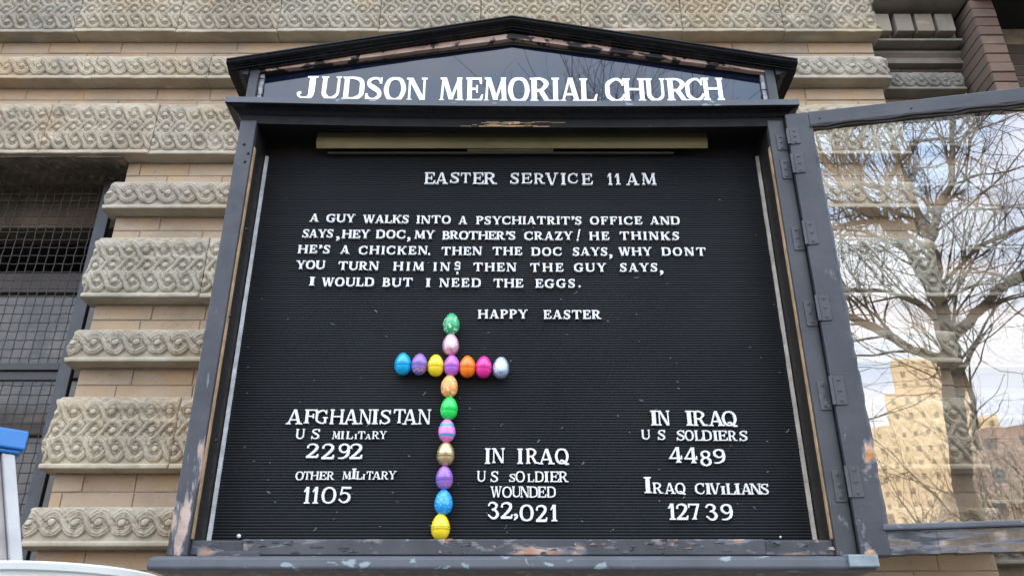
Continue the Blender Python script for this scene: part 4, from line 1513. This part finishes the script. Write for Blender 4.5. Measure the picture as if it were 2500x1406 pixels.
# stiles and rails as one moulded frame, in door coordinates: x along the door, y = thickness
dl.box(0.0, 0.062, -0.012, 0.022, dz0, dz1)
dl.box(W_ - 0.062, W_, -0.012, 0.022, dz0, dz1)
dl.box(0.062, W_ - 0.062, -0.012, 0.022, dz1 - 0.046, dz1)
door = dl.build('glazed_door', M['paint_door'], sign, bevel=0.003, loc=(HX, HY, 0), rot=door_rot)


def dpart(name, mb, mat, bevel=0, smooth=False):
    o = bpy.data.objects.new(name, mb.mesh(name, mat, smooth))
    col.objects.link(o)
    put(o, door, local=True)
    if bevel:
        bv(o, bevel)
    return o


b_ = MB()
n_ = 40
for k in range(n_):
    xa = 0.062 + k * (W_ - 0.124) / n_
    b_.box(xa, xa + (W_ - 0.124) / n_, -0.010 + R.uniform(-.0015, .0015), 0.020, dz0 + 0.002 + R.uniform(0, .002), dz0 + 0.052)
dpart('bottom_rail', b_, M['rotten'])
b_ = MB()
b_.box(0.055, W_ - 0.055, -0.017, 0.0, dz0 + 0.0535, dz0 + 0.068)
dpart('glazing_bead', b_, M['paint_sill'], 0.004)
b_ = MB()
n_ = 60
pts = []
for k in range(n_ + 1):
    xa = 0.060 + k * (W_ - 0.12) / n_
    pts.append((xa, -0.010, dz1 - 0.049 - 0.002 * sin(k * .9) + R.uniform(-.0015, .0015)))
b_.tube(pts, [0.0052 + R.uniform(-.0012, .0012) for _ in pts], 7)
for k in range(n_ + 1):
    pts[k] = (pts[k][0], -0.006, pts[k][2] - 0.007 + R.uniform(-.001, .001))
b_.tube(pts, [0.0042 + R.uniform(-.001, .001) for _ in pts], 6)
dpart('putty', b_, simple('black_putty', (0.012, 0.012, 0.013), 0.4))
b_ = MB()
pts = [(0.0645 + R.uniform(-.0012, .0012), -0.008, dz0 + 0.06 + k * (1.09 / 46)) for k in range(47)]
b_.tube(pts, [0.005 + R.uniform(-.0012, .0012) for _ in pts], 6)
dpart('putty', b_, M['paint_door'])
b_ = MB()
b_.add([(0.058, 0.004, dz0 + 0.05), (W_ - 0.058, 0.004, dz0 + 0.05), (W_ - 0.058, 0.004, dz1 - 0.04), (0.058, 0.004, dz1 - 0.04)], [(0, 1, 2, 3)])
dpart('glass_pane', b_, M['glass'])
# hinges: a leaf on the jamb, a leaf on the stile, a knuckle, screws
for (py, hh) in ((345, 0.05), (410, 0.062), (578, 0.070), (760, 0.070), (960, 0.072), (1180, 0.072)):
    _, zc = at(1960, py, YF - 0.012)
    b_ = MB()
    b_.box(0.003, 0.028, -0.0150, -0.0118, zc - hh / 2, zc + hh / 2)
    b_.tube([(-0.0015, -0.0150, zc - hh / 2), (-0.0015, -0.0150, zc + hh / 2)], 0.0042, 10)
    dpart('hinge', b_, M['hinge'], 0.0006)
    b_ = MB()
    b_.box(0.7385, 0.7655, YF - 0.0148, YF - 0.0121, zc - hh / 2 - 0.006, zc + hh / 2 - 0.006)
    b_.build('hinge_leaf', M['hinge'], sign, bevel=0.0006)
    for k in (-1, 0, 1):
        b_ = MB()
        b_.lathe([(0.0, -0.0012), (0.0012, -0.0010), (0.0014, -0.0018), (0.0034, -0.0018), (0.0040, 0.0004)], 10)
        me = b_.mesh('screw', M['hinge'], True)
        inst('screw', me, door, (0.016, -0.0152, zc + k * hh * 0.36), (1, 1, 1), (radians(-90), 0, 0), local=True)
        inst('screw', me, sign, (0.7500, YF - 0.0150, zc - 0.006 + k * hh * 0.36), (1, 1, 1), (radians(-90), 0, 0))
# dark gap strip between jamb and stile
b_ = MB()
b_.box(0.7682, 0.7755, YF - 0.004, YF + 0.010, cz + 0.296, cz + 1.487)
b_.build('hinge_gap', M['lining'], sign)
# nail heads on the top rail
for (x, z) in ((0.33, 0.02), (0.66, 0.018), (1.0, 0.02), (0.09, 0.018)):
    b_ = MB()
    b_.lathe([(0, -0.001), (0.003, -0.0006), (0.0034, 0.0006)], 10)
    inst('nail', b_.mesh('nail', M['lining'], True), door, (x, -0.0125, dz1 - z - 0.008), (1, 1, 1), (radians(-90), 0, 0), local=True)


# ------------------------------------------------------------------ Easter eggs
def egg_profile(n=22, half=None, a=0.0306, r0=0.0214):
    out = []
    for i in range(n + 1):
        th = pi * i / n
        z = -cos(th)
        r = sin(th) * (1 - 0.13 * z) * (1 + 0.02 * (1 - z * z))
        out.append((r * r0, z * a))
    return out


def egg_mat(name, c, kind='plain', c2=None, c3=None):
    m, nt, b = nodes(name)
    b.inputs['Roughness'].default_value = 0.22
    b.inputs['Base Color'].default_value = (*c, 1)
    b.inputs['Coat Weight'].default_value = 0.3
    tcn = nt.nodes.new('ShaderNodeTexCoord')
    if kind == 'dots':
        v = N(nt, 'ShaderNodeTexVoronoi', Scale=88.0, Randomness=0.8)
        nt.links.new(tcn.outputs['Object'], v.inputs['Vector'])
        msk = ramp(nt, v.outputs['Distance'], [(0.30, (1, 1, 1)), (0.34, (0, 0, 0))])
        col1 = mixc(nt, msk, c, c2)
        v2 = N(nt, 'ShaderNodeTexVoronoi', Scale=55.0, Randomness=1.0)
        nt.links.new(tcn.outputs['Object'], v2.inputs['Vector'])
        msk2 = ramp(nt, v2.outputs['Distance'], [(0.20, (1, 1, 1)), (0.23, (0, 0, 0))])
        nt.links.new(mixc(nt, msk2, col1, c3), b.inputs['Base Color'])
    elif kind == 'stripes':
        sp = nt.nodes.new('ShaderNodeSeparateXYZ')
        nt.links.new(tcn.outputs['Object'], sp.inputs[0])
        mr = nt.nodes.new('ShaderNodeMapRange')
        mr.inputs[1].default_value = -0.0306
        mr.inputs[2].default_value = 0.0306
        nt.links.new(sp.outputs['Z'], mr.inputs[0])
        r = ramp(nt, mr.outputs[0], [(0.0, c), (0.20, c), (0.205, c2), (0.30, c2), (0.305, c), (0.60, c), (0.605, c2), (0.75, c2), (0.755, c)])
        nt.links.new(r, b.inputs['Base Color'])
    elif kind == 'foil':
        b.inputs['Metallic'].default_value = 0.75
        b.inputs['Roughness'].default_value = 0.34
        n1 = N(nt, 'ShaderNodeTexNoise', Scale=110.0, Detail=5.0, Roughness=0.7, Distortion=1.0)
        nt.links.new(tcn.outputs['Object'], n1.inputs['Vector'])
        bump(nt, b, n1.outputs['Fac'], 0.9, 0.003)
        b.inputs['Coat Weight'].default_value = 0
    elif kind == 'metal':
        b.inputs['Metallic'].default_value = 0.7
        b.inputs['Roughness'].default_value = 0.33
    elif kind == 'zigzag':
        sp = nt.nodes.new('ShaderNodeSeparateXYZ')
        nt.links.new(tcn.outputs['Object'], sp.inputs[0])
        w = N(nt, 'ShaderNodeMath')
        w.operation = 'PINGPONG'
        w.inputs[1].default_value = 0.006
        nt.links.new(sp.outputs['X'], w.inputs[0])
        ad = N(nt, 'ShaderNodeMath')
        ad.operation = 'ADD'
        nt.links.new(w.outputs[0], ad.inputs[0])
        nt.links.new(sp.outputs['Z'], ad.inputs[1])
        mr = nt.nodes.new('ShaderNodeMapRange')
        mr.inputs[1].default_value = -0.03
        mr.inputs[2].default_value = 0.036
        nt.links.new(ad.outputs[0], mr.inputs[0])
        base_n = N(nt, 'ShaderNodeTexNoise', Scale=50.0, Detail=2.0)
        nt.links.new(tcn.outputs['Object'], base_n.inputs['Vector'])
        bc = ramp(nt, base_n.outputs['Fac'], [(0.42, c), (0.6, c3)])
        msk = ramp(nt, mr.outputs[0], [(0.14, (0, 0, 0)), (0.145, (1, 1, 1)), (0.19, (1, 1, 1)), (0.195, (0, 0, 0))])
        nt.links.new(mixc(nt, msk, bc, c2), b.inputs['Base Color'])
    elif kind == 'emboss':
        ck = N(nt, 'ShaderNodeTexVoronoi', Scale=140.0)
        nt.links.new(tcn.outputs['Object'], ck.inputs['Vector'])
        bump(nt, b, ck.outputs['Distance'], 0.8, 0.002)
        nt.links.new(ramp(nt, ck.outputs['Distance'], [(0.1, tuple(min(1, x * 1.5 + .05) for x in c)), (0.5, c)]), b.inputs['Base Color'])
    return m


GROUP_E = 'plastic eggs set out as a cross on the letter board'


def egg(px, py, name, mat, label, split, sc=1.0, tiltx=0.0, tilty=0.0):
    Y = -0.0235
    x, z = at(px, py, Y)
    if split:
        o = bpy.data.objects.new('easter_egg', None)
        o.empty_display_size = 0.02
        col.objects.link(o)
        pr = egg_profile(26)
        cut = 12
        lo = pr[:cut] + [(pr[cut - 1][0] * 1.018, pr[cut - 1][1] + 0.0002), (pr[cut][0] * 1.012, pr[cut][1] + 0.0006)]
        hi = [(pr[cut][0] * 0.97, pr[cut][1] + 0.0004)] + pr[cut:]
        for nm, q in (('lower_shell', lo), ('upper_shell', hi)):
            b_ = MB()
            b_.lathe(q, 32)
            c = bpy.data.objects.new(nm, b_.mesh(nm, mat, True))
            col.objects.link(c)
            c.parent = o
    else:
        b_ = MB()
        b_.lathe(egg_profile(26), 32)
        o = bpy.data.objects.new('easter_egg', b_.mesh('egg', mat, True))
        col.objects.link(o)
    o.location = (x, Y, z)
    o.rotation_euler = (tiltx, tilty, R.uniform(-1, 1) if 'dots' not in mat.name else 0.4)
    o.scale = (sc, sc, sc)
    tag(o, label, 'egg', GROUP_E)


yel = egg_mat('egg_yellow', (0.85, 0.66, 0.02))
EG = [
    (1102, 791, egg_mat('egg_green_dots', (0.03, 0.40, 0.14), 'dots', (0.55, 0.85, 0.60), (0.25, 0.33, 0.33)), 'green egg with pale dots at the very top of the cross', False, 0.99),
    (1100.5, 841, egg_mat('egg_pink_foil', (0.85, 0.50, 0.66), 'foil'), 'pale pink foil egg second from the top of the cross', False, 0.99),
    (984, 888.5, egg_mat('egg_blue', (0.0, 0.36, 0.66)), 'plain blue egg at the left tip of the crossbar', True, 0.99),
    (1024, 889, egg_mat('egg_purple_zigzag', (0.30, 0.13, 0.48), 'zigzag', (0.60, 0.36, 0.20), (0.16, 0.18, 0.58)), 'purple egg with gold zigzag between the plain blue and yellow eggs', True, 0.96),
    (1064, 892, yel, 'plain yellow egg in the crossbar left of the centre', True, 0.97),
    (1103, 892.5, egg_mat('egg_lilac', (0.45, 0.13, 0.60)), 'plain lilac egg at the centre of the cross', True, 0.95),
    (1141.5, 895, egg_mat('egg_orange', (0.90, 0.20, 0.01)), 'plain bright orange egg in the crossbar right of the centre', True, 0.97),
    (1181, 896, egg_mat('egg_magenta', (0.78, 0.03, 0.30)), 'plain magenta egg in the crossbar beside the silver foil egg', True, 0.97),
    (1223, 897.5, egg_mat('egg_silver_foil', (0.52, 0.62, 0.78), 'foil'), 'silver foil egg at the right tip of the crossbar', False, 0.97),
    (1097, 943, egg_mat('egg_orange_dots', (0.88, 0.35, 0.09), 'dots', (0.90, 0.66, 0.50), (0.38, 0.28, 0.05)), 'orange egg with pale dots just below the centre of the cross', False, 0.99),
    (1096.5, 997, egg_mat('egg_green', (0.02, 0.70, 0.11)), 'plain bright green egg under the dotted orange egg', True, 1.0),
    (1091, 1051, egg_mat('egg_stripes', (0.78, 0.22, 0.55), 'stripes', (0.05, 0.32, 0.66)), 'pink egg with blue stripes above the gold egg', False, 0.97),
    (1088, 1108, egg_mat('egg_gold', (0.68, 0.52, 0.26), 'metal'), 'shiny gold egg below the striped pink egg', True, 0.99),
    (1085, 1166, egg_mat('egg_violet_zigzag', (0.34, 0.13, 0.52), 'zigzag', (0.45, 0.28, 0.32), (0.20, 0.17, 0.58)), 'violet patterned egg between the gold egg and the embossed blue egg', True, 0.95),
    (1083, 1226, egg_mat('egg_blue_embossed', (0.02, 0.30, 0.74), 'emboss'), 'blue embossed egg second from the foot of the cross', False, 1.0),
    (1075.5, 1286, yel, 'plain yellow egg standing at the foot of the cross', True, 1.02),
]
for (px, py, mt_, lab, sp_, sc) in EG:
    egg(px, py, 'egg', mt_, lab, sp_, sc, tilty=R.uniform(-0.05, 0.05))

# ------------------------------------------------------------------ stepladder with blue cap, and a bucket on its shelf
LY = -0.40
cx_, czt = at(73, 1052, LY)
_, czb = at(73, 1108, LY)
lad = thing('stepladder', 'aluminium stepladder with a blue plastic top cap at the left edge', 'ladder', (cx_ - 0.30, -0.6, 0.13))
th = radians(-38)
ex = Vector((cos(th), sin(th), 0))          # along the visible end face, towards the far right corner... reversed below
ux = Vector((-0.80, -0.60, 0)).normalized()   # from the corner towards the camera's left
uy = Vector((-0.60, 0.80, 0)).normalized()    # along the length of the cap, away to the left
C0 = Vector((cx_, LY, 0))


def prism(mb, pts2, z0, z1):
    n_ = len(pts2)
    mb.add([(p.x, p.y, z0) for p in pts2] + [(p.x, p.y, z1) for p in pts2], [tuple(range(n_))[::-1], tuple(range(n_, 2 * n_))] + [(i, (i + 1) % n_, n_ + (i + 1) % n_, n_ + i) for i in range(n_)])


b_ = MB()
q = [C0, C0 + ux * 0.30, C0 + ux * 0.30 + uy * 0.40, C0 + uy * 0.40]
prism(b_, q, czb + 0.008, czt)
prism(b_, [C0 + ux * 0.006 + uy * 0.006, C0 + ux * 0.294 + uy * 0.006, C0 + ux * 0.294 + uy * 0.394, C0 + ux * 0.006 + uy * 0.394], czb, czb + 0.008)
b_.build('top_cap', M['blue'], lad, bevel=0.006, seg=3)
for (a1, a2, sgn) in ((0.014, 0.010, 1), (0.014, 0.350, 1), (0.250, 0.010, -1), (0.250, 0.350, -1)):
    top = C0 + ux * a1 + uy * a2
    bot = top - ux * (0.30 * (czb - 0.13)) * sgn
    q0 = [(0, 0), (0.024, 0), (0.024, 0.036), (0, 0.036)]
    vs = []
    for (bp_, zz) in ((bot, 0.13), (top, czb - 0.001)):
        for (i_, j_) in q0:
            p = bp_ + ux * i_ + uy * j_
            vs.append((p.x, p.y, zz))
    b_ = MB()
    b_.add(vs, [(0, 1, 2, 3), (4, 7, 6, 5), (0, 4, 5, 1), (1, 5, 6, 2), (2, 6, 7, 3), (3, 7, 4, 0)])
    b_.build('rail', M['alu'], lad, bevel=0.003)
    vs = []
    for (bp_, zz) in ((bot, 0.13), (top, czb - 0.001)):
        for (i_, j_) in [(0.0245, 0.012), (0.052, 0.012), (0.052, 0.030), (0.0245, 0.030)]:
            p = bp_ + ux * i_ + uy * j_
            vs.append((p.x, p.y, zz))
    b_ = MB()
    b_.add(vs, [(0, 1, 2, 3), (4, 7, 6, 5), (0, 4, 5, 1), (1, 5, 6, 2), (2, 6, 7, 3), (3, 7, 4, 0)])
    b_.build('rail_web', M['alu_shaded'], lad, bevel=0.002)
for k in range(6):
    z = 0.13 + 0.30 * (k + 1)
    b_ = MB()
    of = ux * (0.250 + 0.30 * (czb - z))
    q = [C0 + of + uy * 0.03, C0 + of + ux * 0.07 + uy * 0.03, C0 + of + ux * 0.07 + uy * 0.35, C0 + of + uy * 0.35]
    prism(b_, q, z, z + 0.028)
    b_.build('tread', M['alu'], lad, bevel=0.002)
b_ = MB()
shz = cz + 0.19 - 0.30
b_.box(-1.05, -0.56, -0.80, -0.46, shz - 0.015, shz)
b_.build('paint_shelf', M['blue'], lad, bevel=0.004)
b_ = MB()
for (ya) in (-0.50,):
    b_.tube([(-1.0, ya, shz - 0.01), (C0.x - 0.06, LY + 0.02, shz + 0.02)], 0.007, 8)
    b_.tube([(-0.62, ya, shz - 0.01), (C0.x - 0.06, LY + 0.02, shz - 0.25)], 0.007, 8)
b_.build('shelf_strut', M['alu'], lad)

bk_ = thing('bucket', 'white ridged plastic bucket rim in the lower left corner below the ladder', 'bucket', (-0.735, -0.62, shz))
b_ = MB()
h = 0.30
prof = [(0.0, 0.0), (0.120, 0.0), (0.124, 0.004), (0.143, h - 0.062), (0.152, h - 0.060), (0.152, h - 0.056), (0.1455, h - 0.054), (0.1465, h - 0.038), (0.153, h - 0.036), (0.153, h - 0.032), (0.1475, h - 0.030),
        (0.1485, h - 0.014), (0.156, h - 0.012), (0.1575, h - 0.003), (0.154, h), (0.149, h - 0.002), (0.143, h - 0.01), (0.120, 0.006), (0.0, 0.006)]
b_.lathe(prof, 72, (-0.735, -0.62, shz))
b_.build('pail', M['bucket'], bk_, smooth=False)
b_ = MB()
pts = [(-0.735 + 0.157 * cos(a), -0.62 + 0.05 * sin(a) * 0 - 0.0 - 0.165 * sin(a) * 0.75, shz + h - 0.045 - 0.16 * sin(a)) for a in [pi * k / 16 for k in range(17)]]
b_.tube(pts, 0.0022, 6)
b_.build('wire_handle', M['alu'], bk_, smooth=True)


# ------------------------------------------------------------------ the square behind the camera (seen in the panes)
def tree(name, label, base, H, seed, limbs=None, r0=0.22, twig=1.0):
    r = random.Random(seed)
    t = thing(name, label, 'tree', base, 'bare trees in the square')
    tr_, cr = MB(), MB()
    B = Vector(base)

    def seg(p, d, L, rad, rad2, depth, out):
        n_ = 5 if depth < 2 else 3
        pts = [p.copy()]
        rr = [rad]
        q = p.copy()
        dd = d.copy()
        for i in range(n_):
            dd = (dd + Vector((r.gauss(0, .13), r.gauss(0, .13), r.gauss(0.03, .10)))).normalized()
            q = q + dd * (L / n_)
            pts.append(q.copy())
            rr.append(rad + (rad2 - rad) * (i + 1) / n_)
        out.tube(pts, rr, 7 if depth < 1 else 5 if depth < 3 else 3, cap=False)
        return pts, dd

    def grow(p, d, L, rad, depth):
        out = tr_ if depth == 0 else cr
        pts, dd = seg(p, d, L, rad, rad * 0.62, depth, out)
        if depth >= 5:
            return
        nch = {0: 5, 1: 5, 2: 5, 3: 5, 4: 3}[depth]
        for c in range(nch):
            f = r.uniform(0.30, 1.0) if c else 1.0
            k = min(len(pts) - 1, max(1, int(f * (len(pts) - 1))))
            q = pts[k]
            ang = r.uniform(0, 2 * pi)
            spread = r.uniform(0.55, 1.15) if c else r.uniform(0.15, 0.45)
            a = dd.cross(Vector((cos(ang), sin(ang), 0.3))).normalized()
            nd = (dd * cos(spread) + a * sin(spread) + Vector((0, 0, 0.06))).normalized()
            grow(q, nd, L * r.uniform(0.55, 0.92), rad * (0.62 if c == 0 else r.uniform(0.34, 0.52)), depth + 1)
    if limbs:
        for (pts, ra, rb) in limbs:
            v = [Vector(p) for p in pts]
            n_ = len(v)
            sub = []
            for i in range(n_ - 1):
                for k in range(4):
                    q = v[i].lerp(v[i + 1], k / 4)
                    sub.append(q + Vector((r.gauss(0, ra * .12), r.gauss(0, ra * .12), 0)))
            sub.append(v[-1])
            m_ = len(sub)
            ra, rb = ra * 0.85, rb * 1.0
            tr_.tube(sub, [ra + (rb - ra) * i / (m_ - 1) for i in range(m_)], 9, cap=False)
            for i in range(3, m_, 1):
                rad = ra + (rb - ra) * i / (m_ - 1)
                dd = (sub[i] - sub[i - 1]).normalized()
                if rad < ra * 0.93:
                    for _ in range(1 if i < m_ - 1 else 3):
                        ang = r.uniform(0, 2 * pi)
                        a = dd.cross(Vector((cos(ang), sin(ang), 0.3))).normalized()
                        sp = r.uniform(0.4, 1.1)
                        nd = (dd * cos(sp) + a * sin(sp) + Vector((0, 0, .15))).normalized()
                        grow(sub[i], nd, r.uniform(0.9, 2.0) * twig, min(rad * 0.40, 0.028), 3)
    else:
        grow(B, Vector((0, 0, 1)), H * 0.30, r0, 0)
    tr_.build('trunk', M['bark'], t, smooth=True)
    cr.build('crown', M['bark'], t, smooth=True)
    return t


NRM = Vector((-sin(ANG), -cos(ANG), 0))


def mirror_pt(px, py, dist):
    """where a thing must stand behind the camera to be seen in the door pane near this picture point"""
    v = (703 - py) / FPX
    d = Vector(((px - 1250) / FPX, cos(PITCH) - v * sin(PITCH), sin(PITCH) + v * cos(PITCH)))
    H0 = Vector((HX, HY, 0))
    t = (H0 - CAM).dot(NRM) / d.dot(NRM)
    hit = CAM + d * t
    rfl = d - 2 * d.dot(NRM) * NRM
    k = dist / (-rfl.y)
    return hit + rfl * k


D0 = 13.0
mp_ = lambda px, py, d=D0: tuple(mirror_pt(px, py, d))
base = mirror_pt(2365, 1300, D0)
limbs = [
    ([(base.x, base.y, 0.0), mp_(2350, 1180), mp_(2335, 1000), mp_(2325, 880), mp_(2300, 760)], 0.20, 0.15),
    ([mp_(2300, 760), mp_(2270, 680), mp_(2215, 590), mp_(2165, 555), mp_(2100, 500), mp_(2050, 440), mp_(2000, 372)], 0.14, 0.05),
    ([mp_(2290, 730), mp_(2285, 640), mp_(2270, 590), mp_(2290, 520), mp_(2322, 440), mp_(2328, 340), mp_(2322, 200)], 0.12, 0.045),
    ([mp_(2270, 600), mp_(2250, 540), mp_(2210, 430), mp_(2180, 350), mp_(2160, 240)], 0.08, 0.035),
    ([mp_(2165, 555), mp_(2160, 470), mp_(2200, 390), mp_(2240, 345), mp_(2330, 330)], 0.07, 0.03),
    ([mp_(2150, 545), mp_(2110, 470), mp_(2090, 400), mp_(2070, 330), mp_(2060, 200)], 0.07, 0.03),
    ([mp_(2320, 830), mp_(2380, 770), mp_(2450, 700), mp_(2540, 640), mp_(2680, 560)], 0.11, 0.05),
    ([mp_(2305, 740), mp_(2300, 690), mp_(2390, 600), mp_(2470, 560), mp_(2560, 540)], 0.05, 0.03),
    ([mp_(2325, 880), mp_(2230, 850), mp_(2140, 800), mp_(2080, 772), mp_(2000, 775)], 0.09, 0.05),
    ([mp_(2310, 800), mp_(2240, 740), mp_(2160, 715), mp_(2060, 705), mp_(1960, 690)], 0.07, 0.03),
    ([mp_(2390, 1100), mp_(2370, 980), mp_(2350, 900), mp_(2390, 820)], 0.06, 0.03),
]
for (xe_, ze_, ye_) in ((0.2, 11.6, -15.2), (1.6, 12.4, -15.6), (-0.9, 10.4, -14.6)):
    a0 = Vector(mp_(2270, 560))
    e0 = Vector((xe_, ye_, ze_))
    limbs.append(([tuple(a0), tuple(a0.lerp(e0, 0.35) + Vector((0.25, 0, 0.3))), tuple(a0.lerp(e0, 0.7) + Vector((-0.2, 0, 0.2))), tuple(e0)], 0.07, 0.025))
tree('bare_tree', 'large forked bare tree in the square, its limbs mirrored in the open door pane', (base.x, base.y, 0.0), 12, 3, limbs=limbs)
tree('bare_tree', 'slender bare tree in the square left of the large forked one', (-2.6, -17.0, 0.0), 12, 8, r0=0.20)
tree('bare_tree', 'far bare tree in the square at the right end of the row', (12.5, -26.0, 0.0), 13, 15, r0=0.22)
tree('bare_tree', 'small bare tree in the square behind the slender one', (6.8, -31.0, 0.0), 15, 22, r0=0.22)



def block_building(name, label, c, tiers, mat, wm, ww=0.45):
    """tiers: [(halfwidth, z0, z1)] ; windows on the face towards the church are real recessed panes"""
    b0 = thing(name, label, 'building', (c[0], c[1], 0), 'buildings across the square')
    for i, (hw, z0, z1) in enumerate(tiers):
        m_ = MB()
        m_.box(c[0] - hw, c[0] + hw, c[1] - hw * 1.4, c[1], z0, z1)
        w = m_.build('wall', mat, b0)
        ps = MB()
        nx = max(1, int(hw * 2 / 3.2))
        nzf = max(1, int((z1 - z0) / 3.6))
        for a in range(nx):
            for k in range(nzf):
                x = c[0] - hw + (a + 0.5) * 2 * hw / nx
                z = z0 + (k + 0.35) * (z1 - z0) / nzf
                ps.box(x - ww, x + ww, c[1] + 0.02, c[1] + 0.08, z, z + ww * 3)
        o = ps.build('window', wm, b0)
        if nx * nzf > 1:
            tag(o, kind='stuff')


wmat = simple('distant_window', (0.10, 0.10, 0.10), 0.35)
ymat = simple('sandstone_tower', (0.62, 0.50, 0.33), 0.9, nscale=0.2, namt=0.1)
t0 = mirror_pt(2240, 868, 260)
block_building('tower_block', 'sunlit yellow stepped apartment tower across the square', (t0.x, t0.y), [(7.0, t0.z - 11, t0.z), (10.5, t0.z - 20, t0.z - 11), (16.0, t0.z - 30, t0.z - 20), (23.0, 0.0, t0.z - 30)], ymat, simple('pale_blind', (0.27, 0.22, 0.15), 0.5), 0.5)
for (px, py, dist, hw, mt_, lb_) in ((2570, 1030, 110, 8.5, simple('pink_grey_brick', (0.30, 0.23, 0.20), 0.9, nscale=0.3), 'pinkish grey brick block right of the yellow tower'),
                                     (1990, 1270, 95, 8.0, simple('brown_brick', (0.24, 0.17, 0.13), 0.9, nscale=0.3), 'brown brick block left of the yellow tower'),
                                     (1500, 1240, 100, 22.0, simple('red_row_brick', (0.26, 0.14, 0.10), 0.9, nscale=0.3), 'long red brick row facing the church'),
                                     (2900, 1160, 100, 22.0, simple('tan_row_brick', (0.34, 0.28, 0.22), 0.9, nscale=0.3), 'tan brick row at the far right of the square')):
    p = mirror_pt(px, py, dist)
    block_building('apartment_block', lb_, (p.x, p.y), [(hw, 0, max(8, p.z))], mt_, wmat)
